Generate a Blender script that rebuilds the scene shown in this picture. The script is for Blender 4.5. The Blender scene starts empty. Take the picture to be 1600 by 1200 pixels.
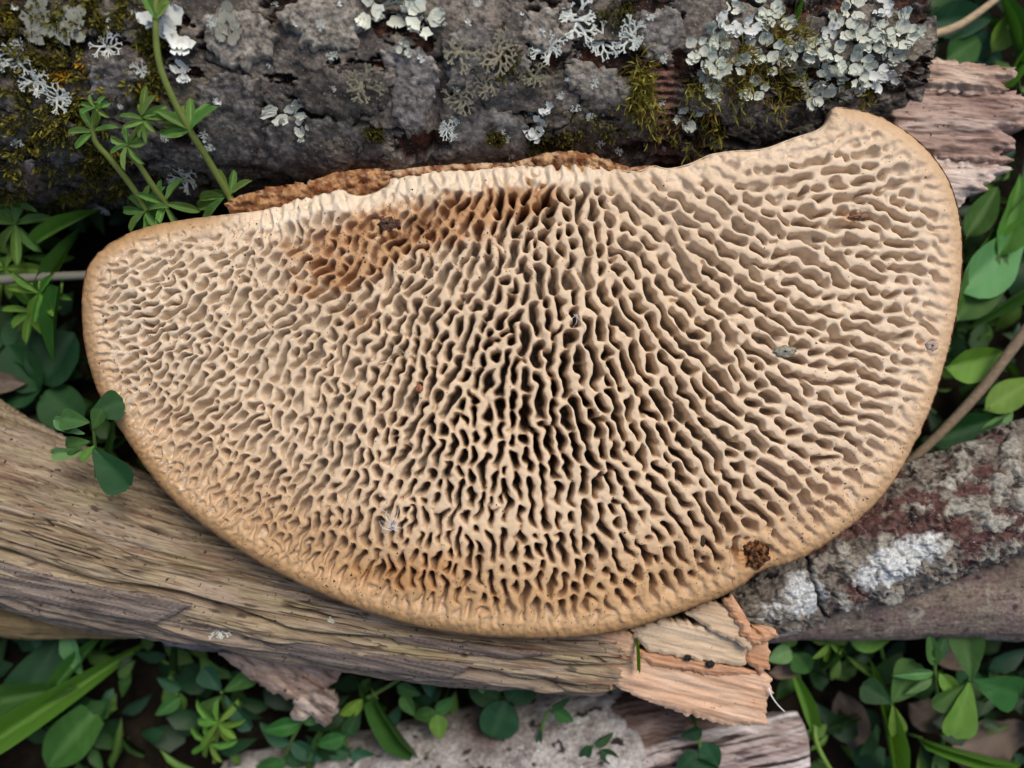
import bpy, math, random
import numpy as np
from mathutils import Matrix, Vector, Euler

# ------------------------------------------------------------------ units
# Everything is laid out in photo pixels (1600 x 1200) on the plane of the pore
# surface; S turns one such pixel into metres (the bracket is about 18 cm wide).
S = 0.000132
D = 1380.0            # camera height above the pore surface, in the same units
GZ = -420.0           # ground level below the pore surface
sc = bpy.context.scene
col = sc.collection

# ------------------------------------------------------------------ camera
cam_d = bpy.data.cameras.new('camera')
cam = bpy.data.objects.new('camera', cam_d)
col.objects.link(cam)
sc.camera = cam
cam.location = (0, 0, (D - GZ) * S)
cam_d.sensor_width = 36
cam_d.lens = 36 * D / 1600.0
cam_d.clip_start = 0.005
cam_d.clip_end = 50
cam_d.dof.use_dof = True
cam_d.dof.focus_distance = (D + 28) * S
cam_d.dof.aperture_fstop = 7.6

# ------------------------------------------------------------------ light
SUN_EL, SUN_AZ = math.radians(56), math.radians(32)      # azimuth from +Y towards +X
w = bpy.data.worlds.new('World')
sc.world = w
w.use_nodes = True
nt = w.node_tree
sky = nt.nodes.new('ShaderNodeTexSky')
sky.sky_type = 'NISHITA'
sky.sun_disc = False
sky.sun_elevation = SUN_EL
sky.sun_rotation = SUN_AZ
sky.dust_density = 4.0
bg = nt.nodes['Background']
nt.links.new(sky.outputs[0], bg.inputs[0])
bg.inputs[1].default_value = 0.10
sd = bpy.data.lights.new('sun', 'SUN')
sd.energy = 1.5
sd.angle = math.radians(24)
sd.color = (1.0, 0.93, 0.84)
sun = bpy.data.objects.new('sun', sd)
col.objects.link(sun)
dv = Vector((math.sin(SUN_AZ) * math.cos(SUN_EL), math.cos(SUN_AZ) * math.cos(SUN_EL), math.sin(SUN_EL)))
sun.rotation_euler = dv.to_track_quat('Z', 'Y').to_euler()
sun.location = dv * 3
sc.view_settings.view_transform = 'Standard'
sc.view_settings.look = 'None'
sc.view_settings.gamma = 1
sc.view_settings.exposure = 0.42
sc.view_settings.use_curve_mapping = False
sc.cycles.max_bounces = 14
sc.cycles.diffuse_bounces = 8

# ------------------------------------------------------------------ helpers
def W(px, py, z):
    """photo pixel + height -> scene position in layout units (y up)"""
    k = (D - z) / D
    return (px - 800) * k, (600 - py) * k, z

def M(px, py, z):
    x, y, z = W(px, py, z)
    return Vector((x * S, y * S, (z - GZ) * S))

def hsh(ix, iy, seed):
    h = (ix.astype(np.int64) * 374761393 + iy.astype(np.int64) * 668265263 + seed * 974634777) & 0xffffffff
    h = ((h ^ (h >> 13)) * 1274126177) & 0xffffffff
    h = ((h ^ (h >> 16)) * 2246822519) & 0xffffffff
    return ((h ^ (h >> 15)) & 0xffffff) / float(0x1000000)

def perlin(x, y, seed=0):
    ix = np.floor(x); iy = np.floor(y); fx = x - ix; fy = y - iy
    u = fx * fx * fx * (fx * (fx * 6 - 15) + 10); v = fy * fy * fy * (fy * (fy * 6 - 15) + 10)
    def g(dx, dy):
        a = hsh(ix + dx, iy + dy, seed) * 6.2831853
        return np.cos(a) * (fx - dx) + np.sin(a) * (fy - dy)
    n0 = g(0, 0) * (1 - u) + g(1, 0) * u
    n1 = g(0, 1) * (1 - u) + g(1, 1) * u
    return (n0 * (1 - v) + n1 * v) * 1.5

def fbm(x, y, o=4, seed=0, gain=.5):
    r = 0; a = 1; t = 0
    for i in range(o):
        r = r + a * perlin(x * 2 ** i + 17.3 * i, y * 2 ** i - 9.1 * i, seed + i); t += a; a *= gain
    return r / t

def worley(x, y, seed=0, jit=.9):
    ix = np.floor(x); iy = np.floor(y)
    f1 = np.full(x.shape, 9.); f2 = np.full(x.shape, 9.); idd = np.zeros(x.shape)
    for dx in (-1, 0, 1):
        for dy in (-1, 0, 1):
            cx = ix + dx; cy = iy + dy
            qx = cx + .5 + jit * (hsh(cx, cy, seed) - .5); qy = cy + .5 + jit * (hsh(cx, cy, seed + 1) - .5)
            d = np.hypot(x - qx, y - qy)
            m = d < f1
            f2 = np.where(m, f1, np.minimum(f2, d)); idd = np.where(m, hsh(cx, cy, seed + 2), idd); f1 = np.where(m, d, f1)
    return f1, f2, idd

def ss(a, b, x):
    t = np.clip((x - a) / (b - a), 0, 1)
    return t * t * (3 - 2 * t)

def mixc(c, c2, m):
    m = np.asarray(m)[..., None]
    return c * (1 - m) + np.asarray(c2) * m

def mesh_np(name, V, F, C=None, mat=None, smooth=True, scale=True):
    """V in layout units (world = V*S, raised so that the ground is z=0), F list of (m,k) index arrays"""
    V = np.asarray(V, dtype=np.float64)
    if scale:
        V = V * S
        V[:, 2] -= GZ * S
    if isinstance(F, np.ndarray): F = [F]
    me = bpy.data.meshes.new(name)
    me.vertices.add(len(V)); me.vertices.foreach_set('co', V.astype(np.float32).ravel())
    li = np.concatenate([f.ravel() for f in F]).astype(np.int32)
    st = []; o = 0
    for f in F:
        st.append(o + np.arange(len(f)) * f.shape[1]); o += f.size
    st = np.concatenate(st).astype(np.int32)
    me.loops.add(len(li)); me.loops.foreach_set('vertex_index', li)
    me.polygons.add(len(st)); me.polygons.foreach_set('loop_start', st)
    if smooth: me.polygons.foreach_set('use_smooth', np.ones(len(st), dtype=bool))
    me.update(calc_edges=True)
    if C is not None:
        at = me.attributes.new('Col', 'FLOAT_COLOR', 'POINT')
        c4 = np.ones((len(V), 4), dtype=np.float32); c4[:, :3] = np.clip(C, 0, 1)
        at.data.foreach_set('color', c4.ravel())
    if mat: me.materials.append(mat)
    return me

def tag(o, label=None, cat=None, group=None, kind=None):
    if label: o['label'] = label
    if cat: o['category'] = cat
    if group: o['group'] = group
    if kind: o['kind'] = kind
    return o

def obj(name, me, parent=None):
    o = bpy.data.objects.new(name, me)
    col.objects.link(o)
    if parent is not None:
        o.parent = parent
        q = parent                               # meshes are built in world space
        off = Vector((0, 0, 0))
        while q is not None: off += q.location; q = q.parent
        o.location = -off
    return o

def thing(name, label, cat, loc, group=None):
    o = bpy.data.objects.new(name, None)
    o.empty_display_size = 0.005
    col.objects.link(o); o.location = loc
    return tag(o, label, cat, group)

# ------------------------------------------------------------------ materials
def material(name, base=None, attr=True, rough=.75, bump=.3, bscale=900., bdist=.0004, var=.25, vscale=300.,
             speck=None, translucent=0., spec=.3, rnd=0., sss=0., stretch=None, coord='Object'):
    m = bpy.data.materials.new(name); m.use_nodes = True
    n = m.node_tree.nodes; l = m.node_tree.links
    b = n['Principled BSDF']; out = n['Material Output']
    b.inputs['Roughness'].default_value = rough
    b.inputs['Specular IOR Level'].default_value = spec
    tc = n.new('ShaderNodeTexCoord')
    mp = n.new('ShaderNodeMapping'); l.new(tc.outputs[coord], mp.inputs[0]); 
    if stretch:                                  # grain drawn out along one direction
        mp.vector_type = 'TEXTURE'; mp.inputs['Scale'].default_value = (stretch[0], 1, 1); mp.inputs['Rotation'].default_value = (0, 0, math.radians(stretch[1]))
    if attr:
        a = n.new('ShaderNodeAttribute'); a.attribute_name = 'Col'; c = a.outputs['Color']
    else:
        a = n.new('ShaderNodeRGB'); a.outputs[0].default_value = (*base, 1); c = a.outputs[0]
    if var:
        nz = n.new('ShaderNodeTexNoise'); nz.inputs['Scale'].default_value = vscale; nz.inputs['Detail'].default_value = 6
        nz.inputs['Roughness'].default_value = .65
        l.new(mp.outputs[0], nz.inputs['Vector'])
        mr = n.new('ShaderNodeMapRange'); mr.inputs[1].default_value = .3; mr.inputs[2].default_value = .7
        mr.inputs[3].default_value = 1 - var; mr.inputs[4].default_value = 1 + var
        l.new(nz.outputs['Fac'], mr.inputs[0])
        mx = n.new('ShaderNodeVectorMath'); mx.operation = 'SCALE'
        l.new(c, mx.inputs[0]); l.new(mr.outputs[0], mx.inputs['Scale']); c = mx.outputs[0]
    if rnd:
        oi = n.new('ShaderNodeObjectInfo')
        hs = n.new('ShaderNodeHueSaturation')
        r1 = n.new('ShaderNodeMapRange'); r1.inputs[3].default_value = .5 - .025; r1.inputs[4].default_value = .5 + .02
        r2 = n.new('ShaderNodeMapRange'); r2.inputs[3].default_value = 1 - rnd; r2.inputs[4].default_value = 1 + rnd
        l.new(oi.outputs['Random'], r1.inputs[0])
        ml = n.new('ShaderNodeMath'); ml.operation = 'MULTIPLY'; ml.inputs[1].default_value = 7.31
        fr = n.new('ShaderNodeMath'); fr.operation = 'FRACT'
        l.new(oi.outputs['Random'], ml.inputs[0]); l.new(ml.outputs[0], fr.inputs[0]); l.new(fr.outputs[0], r2.inputs[0])
        l.new(r1.outputs[0], hs.inputs['Hue']); l.new(r2.outputs[0], hs.inputs['Value']); l.new(c, hs.inputs['Color']); c = hs.outputs[0]
    if speck:
        sca, lo, hi, sc_col = speck
        vn = n.new('ShaderNodeTexNoise'); vn.inputs['Scale'].default_value = sca; vn.inputs['Detail'].default_value = 2
        l.new(tc.outputs[coord], vn.inputs['Vector'])
        r = n.new('ShaderNodeMapRange'); r.inputs[1].default_value = lo; r.inputs[2].default_value = hi
        l.new(vn.outputs['Fac'], r.inputs[0])
        mc = n.new('ShaderNodeMix'); mc.data_type = 'RGBA'
        l.new(r.outputs[0], mc.inputs[0]); l.new(c, mc.inputs[6]); mc.inputs[7].default_value = (*sc_col, 1); c = mc.outputs[2]
    l.new(c, b.inputs['Base Color'])
    if sss:
        b.inputs['Subsurface Weight'].default_value = sss
        b.inputs['Subsurface Radius'].default_value = (.0009, .0005, .0003)
        b.inputs['Subsurface Scale'].default_value = 1
    if bump:
        bn = n.new('ShaderNodeTexNoise'); bn.inputs['Scale'].default_value = bscale; bn.inputs['Detail'].default_value = 8
        bn.inputs['Roughness'].default_value = .7
        l.new(mp.outputs[0], bn.inputs['Vector'])
        bp = n.new('ShaderNodeBump'); bp.inputs['Strength'].default_value = bump; bp.inputs['Distance'].default_value = bdist
        l.new(bn.outputs['Fac'], bp.inputs['Height']); l.new(bp.outputs[0], b.inputs['Normal'])
    if translucent:
        tr = n.new('ShaderNodeBsdfTranslucent')
        bc = n.new('ShaderNodeVectorMath'); bc.operation = 'MULTIPLY'; bc.inputs[1].default_value = (1.5, 1.35, .5)
        l.new(c, bc.inputs[0]); l.new(bc.outputs[0], tr.inputs[0])
        ms = n.new('ShaderNodeMixShader'); ms.inputs[0].default_value = translucent
        l.new(b.outputs[0], ms.inputs[1]); l.new(tr.outputs[0], ms.inputs[2]); l.new(ms.outputs[0], out.inputs[0])
    return m

MT = {}
MT['fungus'] = material('pore_surface_flesh', rough=.7, bump=.25, bscale=2500, bdist=.0002, var=.10, vscale=500, spec=.25,
                        speck=(2600., .70, .74, (.16, .085, .035)))
MT['rim'] = material('bracket_rind', rough=.6, bump=.3, bscale=1500, bdist=.0003, var=.18, vscale=400, spec=.3)
MT['flesh'] = material('torn_flesh', rough=.9, bump=.7, bscale=1200, bdist=.0008, var=.3, vscale=500, spec=.1)
MT['bark'] = material('grey_bark', rough=.8, bump=.9, bscale=1100, bdist=.0011, var=.5, vscale=1100, spec=.25, speck=(1500., .64, .74, (.33, .32, .29)))
MT['wood'] = material('weathered_wood', rough=.85, bump=.7, bscale=1500, bdist=.0006, var=.38, vscale=1300, spec=.2, stretch=(9, -12), speck=(900., .66, .72, (.05, .035, .028)))
MT['split'] = material('fresh_split_wood', rough=.8, bump=.5, bscale=1500, bdist=.0004, var=.2, vscale=1100, spec=.2, stretch=(7, -10), speck=(1000., .68, .75, (.30, .17, .10)))
MT['soil'] = material('dark_soil', rough=.95, bump=.8, bscale=500, bdist=.002, var=.5, vscale=300, spec=.1)
MT['lichen'] = material('lichen', rough=.9, bump=.5, bscale=2200, bdist=.0003, var=.14, vscale=900, spec=.1, rnd=.10)
MT['moss'] = material('moss', rough=.7, bump=0, var=.4, vscale=350, translucent=.3, spec=.2)
MT['leaf'] = material('leaf', rough=.5, bump=.35, bscale=700, bdist=.0004, var=.18, vscale=250, translucent=.3, spec=.35, rnd=.18)
MT['stem'] = material('stem', rough=.5, bump=.2, bscale=900, bdist=.0002, var=.15, vscale=300, translucent=.15, spec=.3)
MT['dead'] = material('dead_leaf', rough=.85, bump=.4, bscale=600, bdist=.0005, var=.3, vscale=250, translucent=.15, spec=.15)
MT['debris'] = material('debris', rough=.8, bump=.4, bscale=1500, bdist=.0003, var=.3, vscale=900, spec=.2)

# ------------------------------------------------------------------ geometry builders
def smooth_poly(pts, n, closed=True):
    p = np.array(pts, float)
    if closed: q = np.vstack([p[-1], p, p[0], p[1]])
    else: q = np.vstack([2 * p[0] - p[1], p, 2 * p[-1] - p[-2]])
    out = []
    m = len(p) if closed else len(p) - 1
    for i in range(m):
        a, b, c, d = q[i], q[i + 1], q[i + 2], q[i + 3]
        t = np.linspace(0, 1, 9)[:-1, None]
        out.append(.5 * (2 * b + (c - a) * t + (2 * a - 5 * b + 4 * c - d) * t * t + (3 * b - a - 3 * c + d) * t ** 3))
    o = np.vstack(out + ([] if closed else [p[-1:]]))
    if closed: o = np.vstack([o, o[:1]])
    L = np.r_[0, np.cumsum(np.hypot(*np.diff(o[:, :2], axis=0).T))]
    u = np.linspace(0, L[-1], n + 1 if closed else n)
    r = np.stack([np.interp(u, L, o[:, k]) for k in range(o.shape[1])], 1)
    return r[:-1] if closed else r

def sdist(px, py, poly):
    """signed distance to a closed polygon (positive inside)"""
    sh = px.shape; x = px.ravel(); y = py.ravel()
    d2 = np.full(x.shape, 1e18); ins = np.zeros(x.shape, bool)
    a = poly; b = np.roll(poly, -1, 0)
    for (ax, ay), (bx, by) in zip(a, b):
        ex, ey = bx - ax, by - ay
        t = np.clip(((x - ax) * ex + (y - ay) * ey) / (ex * ex + ey * ey + 1e-12), 0, 1)
        d2 = np.minimum(d2, (x - ax - t * ex) ** 2 + (y - ay - t * ey) ** 2)
        if ay != by:
            ins ^= ((ay > y) != (by > y)) & (x < (bx - ax) * (y - ay) / (by - ay) + ax)
    return np.where(ins, np.sqrt(d2), -np.sqrt(d2)).reshape(sh)

def resamp(a, X0, Y0, h, px, py):
    u = np.clip((px - X0) / h, 0, a.shape[1] - 1.001); v = np.clip((py - Y0) / h, 0, a.shape[0] - 1.001)
    iu = u.astype(int); iv = v.astype(int); fu = u - iu; fv = v - iv
    return (a[iv, iu] * (1 - fu) + a[iv, iu + 1] * fu) * (1 - fv) + (a[iv + 1, iu] * (1 - fu) + a[iv + 1, iu + 1] * fu) * fv

def patch(name, poly, sp, zf, cf, thick, mat, rough_edge=0, seed=0, zbase=None, dfield=None):
    """closed slab whose top is a height field z=zf(px,py,d) inside a photo outline"""
    poly = np.array(poly, float)
    if rough_edge:
        p = smooth_poly_lin(poly, sp * 2.0)
        c = p.mean(0); dirn = (p - c) / (np.hypot(*(p - c).T)[:, None] + 1e-6)
        i = np.arange(len(p))
        poly = p + dirn * (rough_edge * (fbm(i * .35, i * 0 + seed, 3, seed))[:, None])
    x0, y0 = poly.min(0) - 2 * sp; x1, y1 = poly.max(0) + 2 * sp
    gx = np.arange(x0, x1, sp); gy = np.arange(y0, y1, sp)
    PX, PY = np.meshgrid(gx, gy)
    d = sdist(PX, PY, poly) if dfield is None else dfield(PX, PY)
    keep = d > -sp * .7
    q = keep[:-1, :-1] & keep[1:, :-1] & keep[:-1, 1:] & keep[1:, 1:]
    idx = np.arange(PX.size).reshape(PX.shape)
    r, c = np.nonzero(q)
    Q = np.stack([idx[r, c], idx[r + 1, c], idx[r + 1, c + 1], idx[r, c + 1]], 1)
    used, inv = np.unique(Q, return_inverse=True); Q = inv.reshape(-1, 4)
    x = PX.ravel()[used].copy(); y = PY.ravel()[used].copy(); dd = d.ravel()[used].copy()
    gyv, gxv = np.gradient(d, sp)
    gxv = gxv.ravel()[used]; gyv = gyv.ravel()[used]; gl = np.hypot(gxv, gyv) + 1e-6
    E = np.vstack([Q[:, [0, 1]], Q[:, [1, 2]], Q[:, [2, 3]], Q[:, [3, 0]]])
    Es = np.sort(E, 1); key = Es[:, 0].astype(np.int64) * (len(used) + 1) + Es[:, 1]
    uk, first, cnt = np.unique(key, return_index=True, return_counts=True)
    BE = E[first[cnt == 1]]
    bv = np.unique(BE)
    x[bv] -= (gxv / gl)[bv] * dd[bv]; y[bv] -= (gyv / gl)[bv] * dd[bv]; dd[bv] = 0
    z = zf(x, y, np.maximum(dd, 0))
    zb = z if zbase is None else zbase(x, y, np.maximum(dd, 0))
    C = cf(x, y, np.maximum(dd, 0), z)
    k = (D - zb) / D
    V = np.stack([(x - 800) * k, (600 - y) * k, z], 1)
    F = [Q]
    if thick:
        n = len(V); mp = np.full(len(V), -1); mp[bv] = n + np.arange(len(bv))
        cx, cy = V[:, 0].mean(), V[:, 1].mean()
        B = V[bv].copy(); B[:, 2] -= thick; B[:, 0] = cx + (B[:, 0] - cx) * .985; B[:, 1] = cy + (B[:, 1] - cy) * .985
        ctr = np.array([[cx, cy, B[:, 2].min()]])
        V = np.vstack([V, B, ctr]); C = np.vstack([C, C[bv] * .999, C[:1]])
        F.append(np.stack([BE[:, 1], BE[:, 0], mp[BE[:, 0]], mp[BE[:, 1]]], 1))
        F.append(np.stack([mp[BE[:, 1]], mp[BE[:, 0]], np.full(len(BE), len(V) - 1)], 1))
    return mesh_np(name, V, F, C, mat)

def smooth_poly_lin(p, step):
    q = np.vstack([p, p[:1]]); L = np.r_[0, np.cumsum(np.hypot(*np.diff(q, axis=0).T))]
    n = max(8, int(L[-1] / step)); u = np.linspace(0, L[-1], n + 1)[:-1]
    return np.stack([np.interp(u, L, q[:, 0]), np.interp(u, L, q[:, 1])], 1)

def log_mesh(name, path, sp, disp, colf, mat, endbulge=.15, top=.62):
    """tube along photo points (px,py,z,R); disp and colf get (s, a, th, px, py)"""
    P4 = smooth_poly(path, 400, closed=False)
    k = (D - P4[:, 2]) / D
    cw = np.stack([(P4[:, 0] - 800) * k, (600 - P4[:, 1]) * k, P4[:, 2]], 1); Rw = P4[:, 3] * k
    L = np.r_[0, np.cumsum(np.linalg.norm(np.diff(cw, axis=0), axis=1))]
    n = int(L[-1] / sp) + 2; u = np.linspace(0, L[-1], n)
    c = np.stack([np.interp(u, L, cw[:, i]) for i in range(3)], 1); R = np.interp(u, L, Rw)
    T = np.gradient(c, axis=0); T /= np.linalg.norm(T, axis=1)[:, None]
    up = np.array([0, 0, 1.]) - T[:, 2:3] * T; up /= np.linalg.norm(up, axis=1)[:, None]
    side = np.cross(T, up)
    m = max(16, int(2 * math.pi * R.max() * .75 / sp))
    uu = np.linspace(-1, 1, m, endpoint=False); th = math.pi * (top * uu + (1 - top) * uu ** 3)
    TH, UU = np.meshgrid(th, u)
    RR = R[:, None] + TH * 0
    a = TH * RR
    def pos(r):
        return c[:, None] + r[..., None] * (np.cos(TH)[..., None] * up[:, None] + np.sin(TH)[..., None] * side[:, None])
    p0 = pos(RR)
    kk = D / (D - p0[..., 2]); px = 800 + p0[..., 0] * kk; py = 600 - p0[..., 1] * kk
    dz = disp(UU, a, TH, px, py)
    V = pos(RR + dz)
    C = colf(UU, a, TH, px, py, dz)
    idx = np.arange(n * m).reshape(n, m); j = np.roll(idx, -1, 1)
    F = [np.stack([idx[:-1], idx[1:], j[1:], j[:-1]], -1).reshape(-1, 4)]
    V = V.reshape(-1, 3); C = C.reshape(-1, 3)
    e0 = c[0] - T[0] * R[0] * endbulge; e1 = c[-1] + T[-1] * R[-1] * endbulge
    V = np.vstack([V, e0, e1]); C = np.vstack([C, C[:1], C[-1:]])
    F.append(np.stack([idx[0], j[0], np.full(m, n * m)], 1)); F.append(np.stack([j[-1], idx[-1], np.full(m, n * m + 1)], 1))
    return mesh_np(name, V, F, C, mat)

def cv(c, shape):
    return np.zeros(shape + (3,)) + np.array(c)

def wire(pts, r0, r1, sides=7):
    """tapered tube through layout-space points; returns V,F"""
    P = smooth_poly(pts, max(6, len(pts) * 5), closed=False)
    n = len(P); T = np.gradient(P, axis=0); T /= np.linalg.norm(T, axis=1)[:, None] + 1e-9
    ref = np.array([.31, .77, .55]); A = np.cross(T, ref); A /= np.linalg.norm(A, axis=1)[:, None] + 1e-9
    B = np.cross(T, A); r = np.linspace(r0, r1, n)[:, None, None]
    t = np.arange(sides) / sides * 2 * math.pi
    V = P[:, None] + r * (np.cos(t)[None, :, None] * A[:, None] + np.sin(t)[None, :, None] * B[:, None])
    idx = np.arange(n * sides).reshape(n, sides); j = np.roll(idx, -1, 1)
    F = np.stack([idx[:-1], idx[1:], j[1:], j[:-1]], -1).reshape(-1, 4)
    V = V.reshape(-1, 3)
    V = np.vstack([V, P[0], P[-1]])
    F2 = np.vstack([np.stack([j[0], idx[0], np.full(sides, n * sides)], 1), np.stack([idx[-1], j[-1], np.full(sides, n * sides + 1)], 1)])
    return V, [F, F2]

def wire_obj(name, pts, r0, r1, c, mat, parent=None, sides=7):
    V, F = wire([W(*p) for p in pts], r0, r1, sides)
    return obj(name, mesh_np(name, V, F, cv(c, (len(V),)), mat), parent)

# ================================================================== GROUND
def build_ground():
    n = 260
    g = np.sign(np.linspace(-1, 1, n)) * (np.abs(np.linspace(-1, 1, n)) ** 2.2) * 16000
    X, Y = np.meshgrid(g, g)
    Z = GZ - 18 + 22 * fbm(X / 160, Y / 160, 4, 3) + 8 * fbm(X / 30, Y / 30, 3, 9)
    V = np.stack([X, Y, Z], -1).reshape(-1, 3)
    i = np.arange(n * n).reshape(n, n)
    F = np.stack([i[:-1, :-1], i[:-1, 1:], i[1:, 1:], i[1:, :-1]], -1).reshape(-1, 4)
    C = mixc(cv((.009, .0065, .0045), (n * n,)), (.022, .016, .010), ss(-.1, .4, fbm(V[:, 0] / 90, V[:, 1] / 90, 3, 21)))
    tag(obj('ground', mesh_np('ground', V, F, C, MT['soil'])), 'dark damp soil under the logs and plants', 'soil', kind='structure')
build_ground()

# ================================================================== BRACKET FUNGUS
OUT = [(345, 336), (290, 343), (240, 352), (200, 365), (165, 385), (141, 410), (131, 440), (128, 480), (131, 530), (140, 572), (153, 612),
       (172, 647), (195, 682), (221, 722), (252, 762), (292, 801), (342, 839), (400, 877), (452, 905), (510, 932), (572, 956), (640, 976),
       (700, 988), (762, 995), (830, 998), (900, 996), (960, 988), (1020, 972), (1080, 951), (1130, 931), (1163, 913), (1178, 899),
       (1198, 890), (1242, 877), (1290, 851), (1332, 820), (1371, 785), (1400, 747), (1421, 710), (1441, 670), (1461, 620), (1479, 560),
       (1493, 500), (1501, 450), (1504, 400), (1500, 342), (1486, 290), (1466, 255), (1440, 225), (1405, 198), (1370, 180), (1333, 170),
       (1302, 168), (1293, 186), (1278, 202), (1240, 215), (1192, 232), (1150, 235), (1110, 241), (1075, 256), (1042, 263), (1021, 258),
       (1000, 266), (972, 266), (955, 259), (930, 252), (898, 250), (862, 252), (835, 256), (790, 259), (740, 263), (690, 264), (655, 270),
       (604, 279), (598, 293), (562, 304), (532, 293), (492, 300), (455, 310), (420, 320), (395, 330), (372, 333)]
CTRL = [(200, 450, 30), (160, 520, 5), (300, 500, 48), (250, 620, 45), (450, 450, 48), (600, 400, 50), (480, 650, 58), (400, 780, 58), (600, 600, 60),
        (600, 850, 80), (550, 330, 42), (700, 310, 40), (860, 310, 82), (1000, 340, -42), (850, 600, 90), (850, 800, 92), (1000, 600, -72),
        (950, 750, -82), (1050, 700, -50), (1100, 550, -45), (1200, 650, -38), (1300, 550, -25), (1350, 450, -12), (1250, 400, -15),
        (1150, 330, -15), (1250, 280, 8), (1350, 250, 15), (1430, 400, -5), (1200, 800, -45), (1350, 700, -30), (1100, 880, -60),
        (900, 930, 90), (700, 930, 80), (1000, 420, -60), (900, 420, 90), (750, 480, 65), (650, 470, 52), (300, 380, 25),
        (430, 330, 84), (500, 312, 82), (640, 280, 85), (760, 268, 88), (900, 262, 90)]

def fftnoise(shape, lam, seed):
    n = np.random.default_rng(seed).standard_normal(shape)
    ky = np.fft.fftfreq(shape[0])[:, None]; kx = np.fft.rfftfreq(shape[1])[None]
    f = np.fft.irfft2(np.fft.rfft2(n) * np.exp(-(kx * kx + ky * ky) * (lam * lam) * 2), s=shape)
    return f / f.std()

def cub(a, u, v):
    H, Wd = a.shape
    u = np.clip(u, 1.001, Wd - 2.001); v = np.clip(v, 1.001, H - 2.001)
    iu = np.floor(u).astype(int); iv = np.floor(v).astype(int); fu = u - iu; fv = v - iv
    wt = lambda t: (-.5 * t + t * t - .5 * t ** 3, 1 - 2.5 * t * t + 1.5 * t ** 3, .5 * t + 2 * t * t - 1.5 * t ** 3, -.5 * t * t + .5 * t ** 3)
    wu = wt(fu); wv = wt(fv); o = 0
    for m in range(4):
        r = 0
        for n in range(4): r = r + wu[n] * a[iv - 1 + m, iu - 1 + n]
        o = o + wv[m] * r
    return o

def blur(a, sg):
    k1 = np.fft.fftfreq(a.shape[0])[:, None]; k2 = np.fft.rfftfreq(a.shape[1])[None]
    return np.fft.irfft2(np.fft.rfft2(a) * np.exp(-2 * (np.pi * sg) ** 2 * (k1 * k1 + k2 * k2)), s=a.shape)

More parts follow.
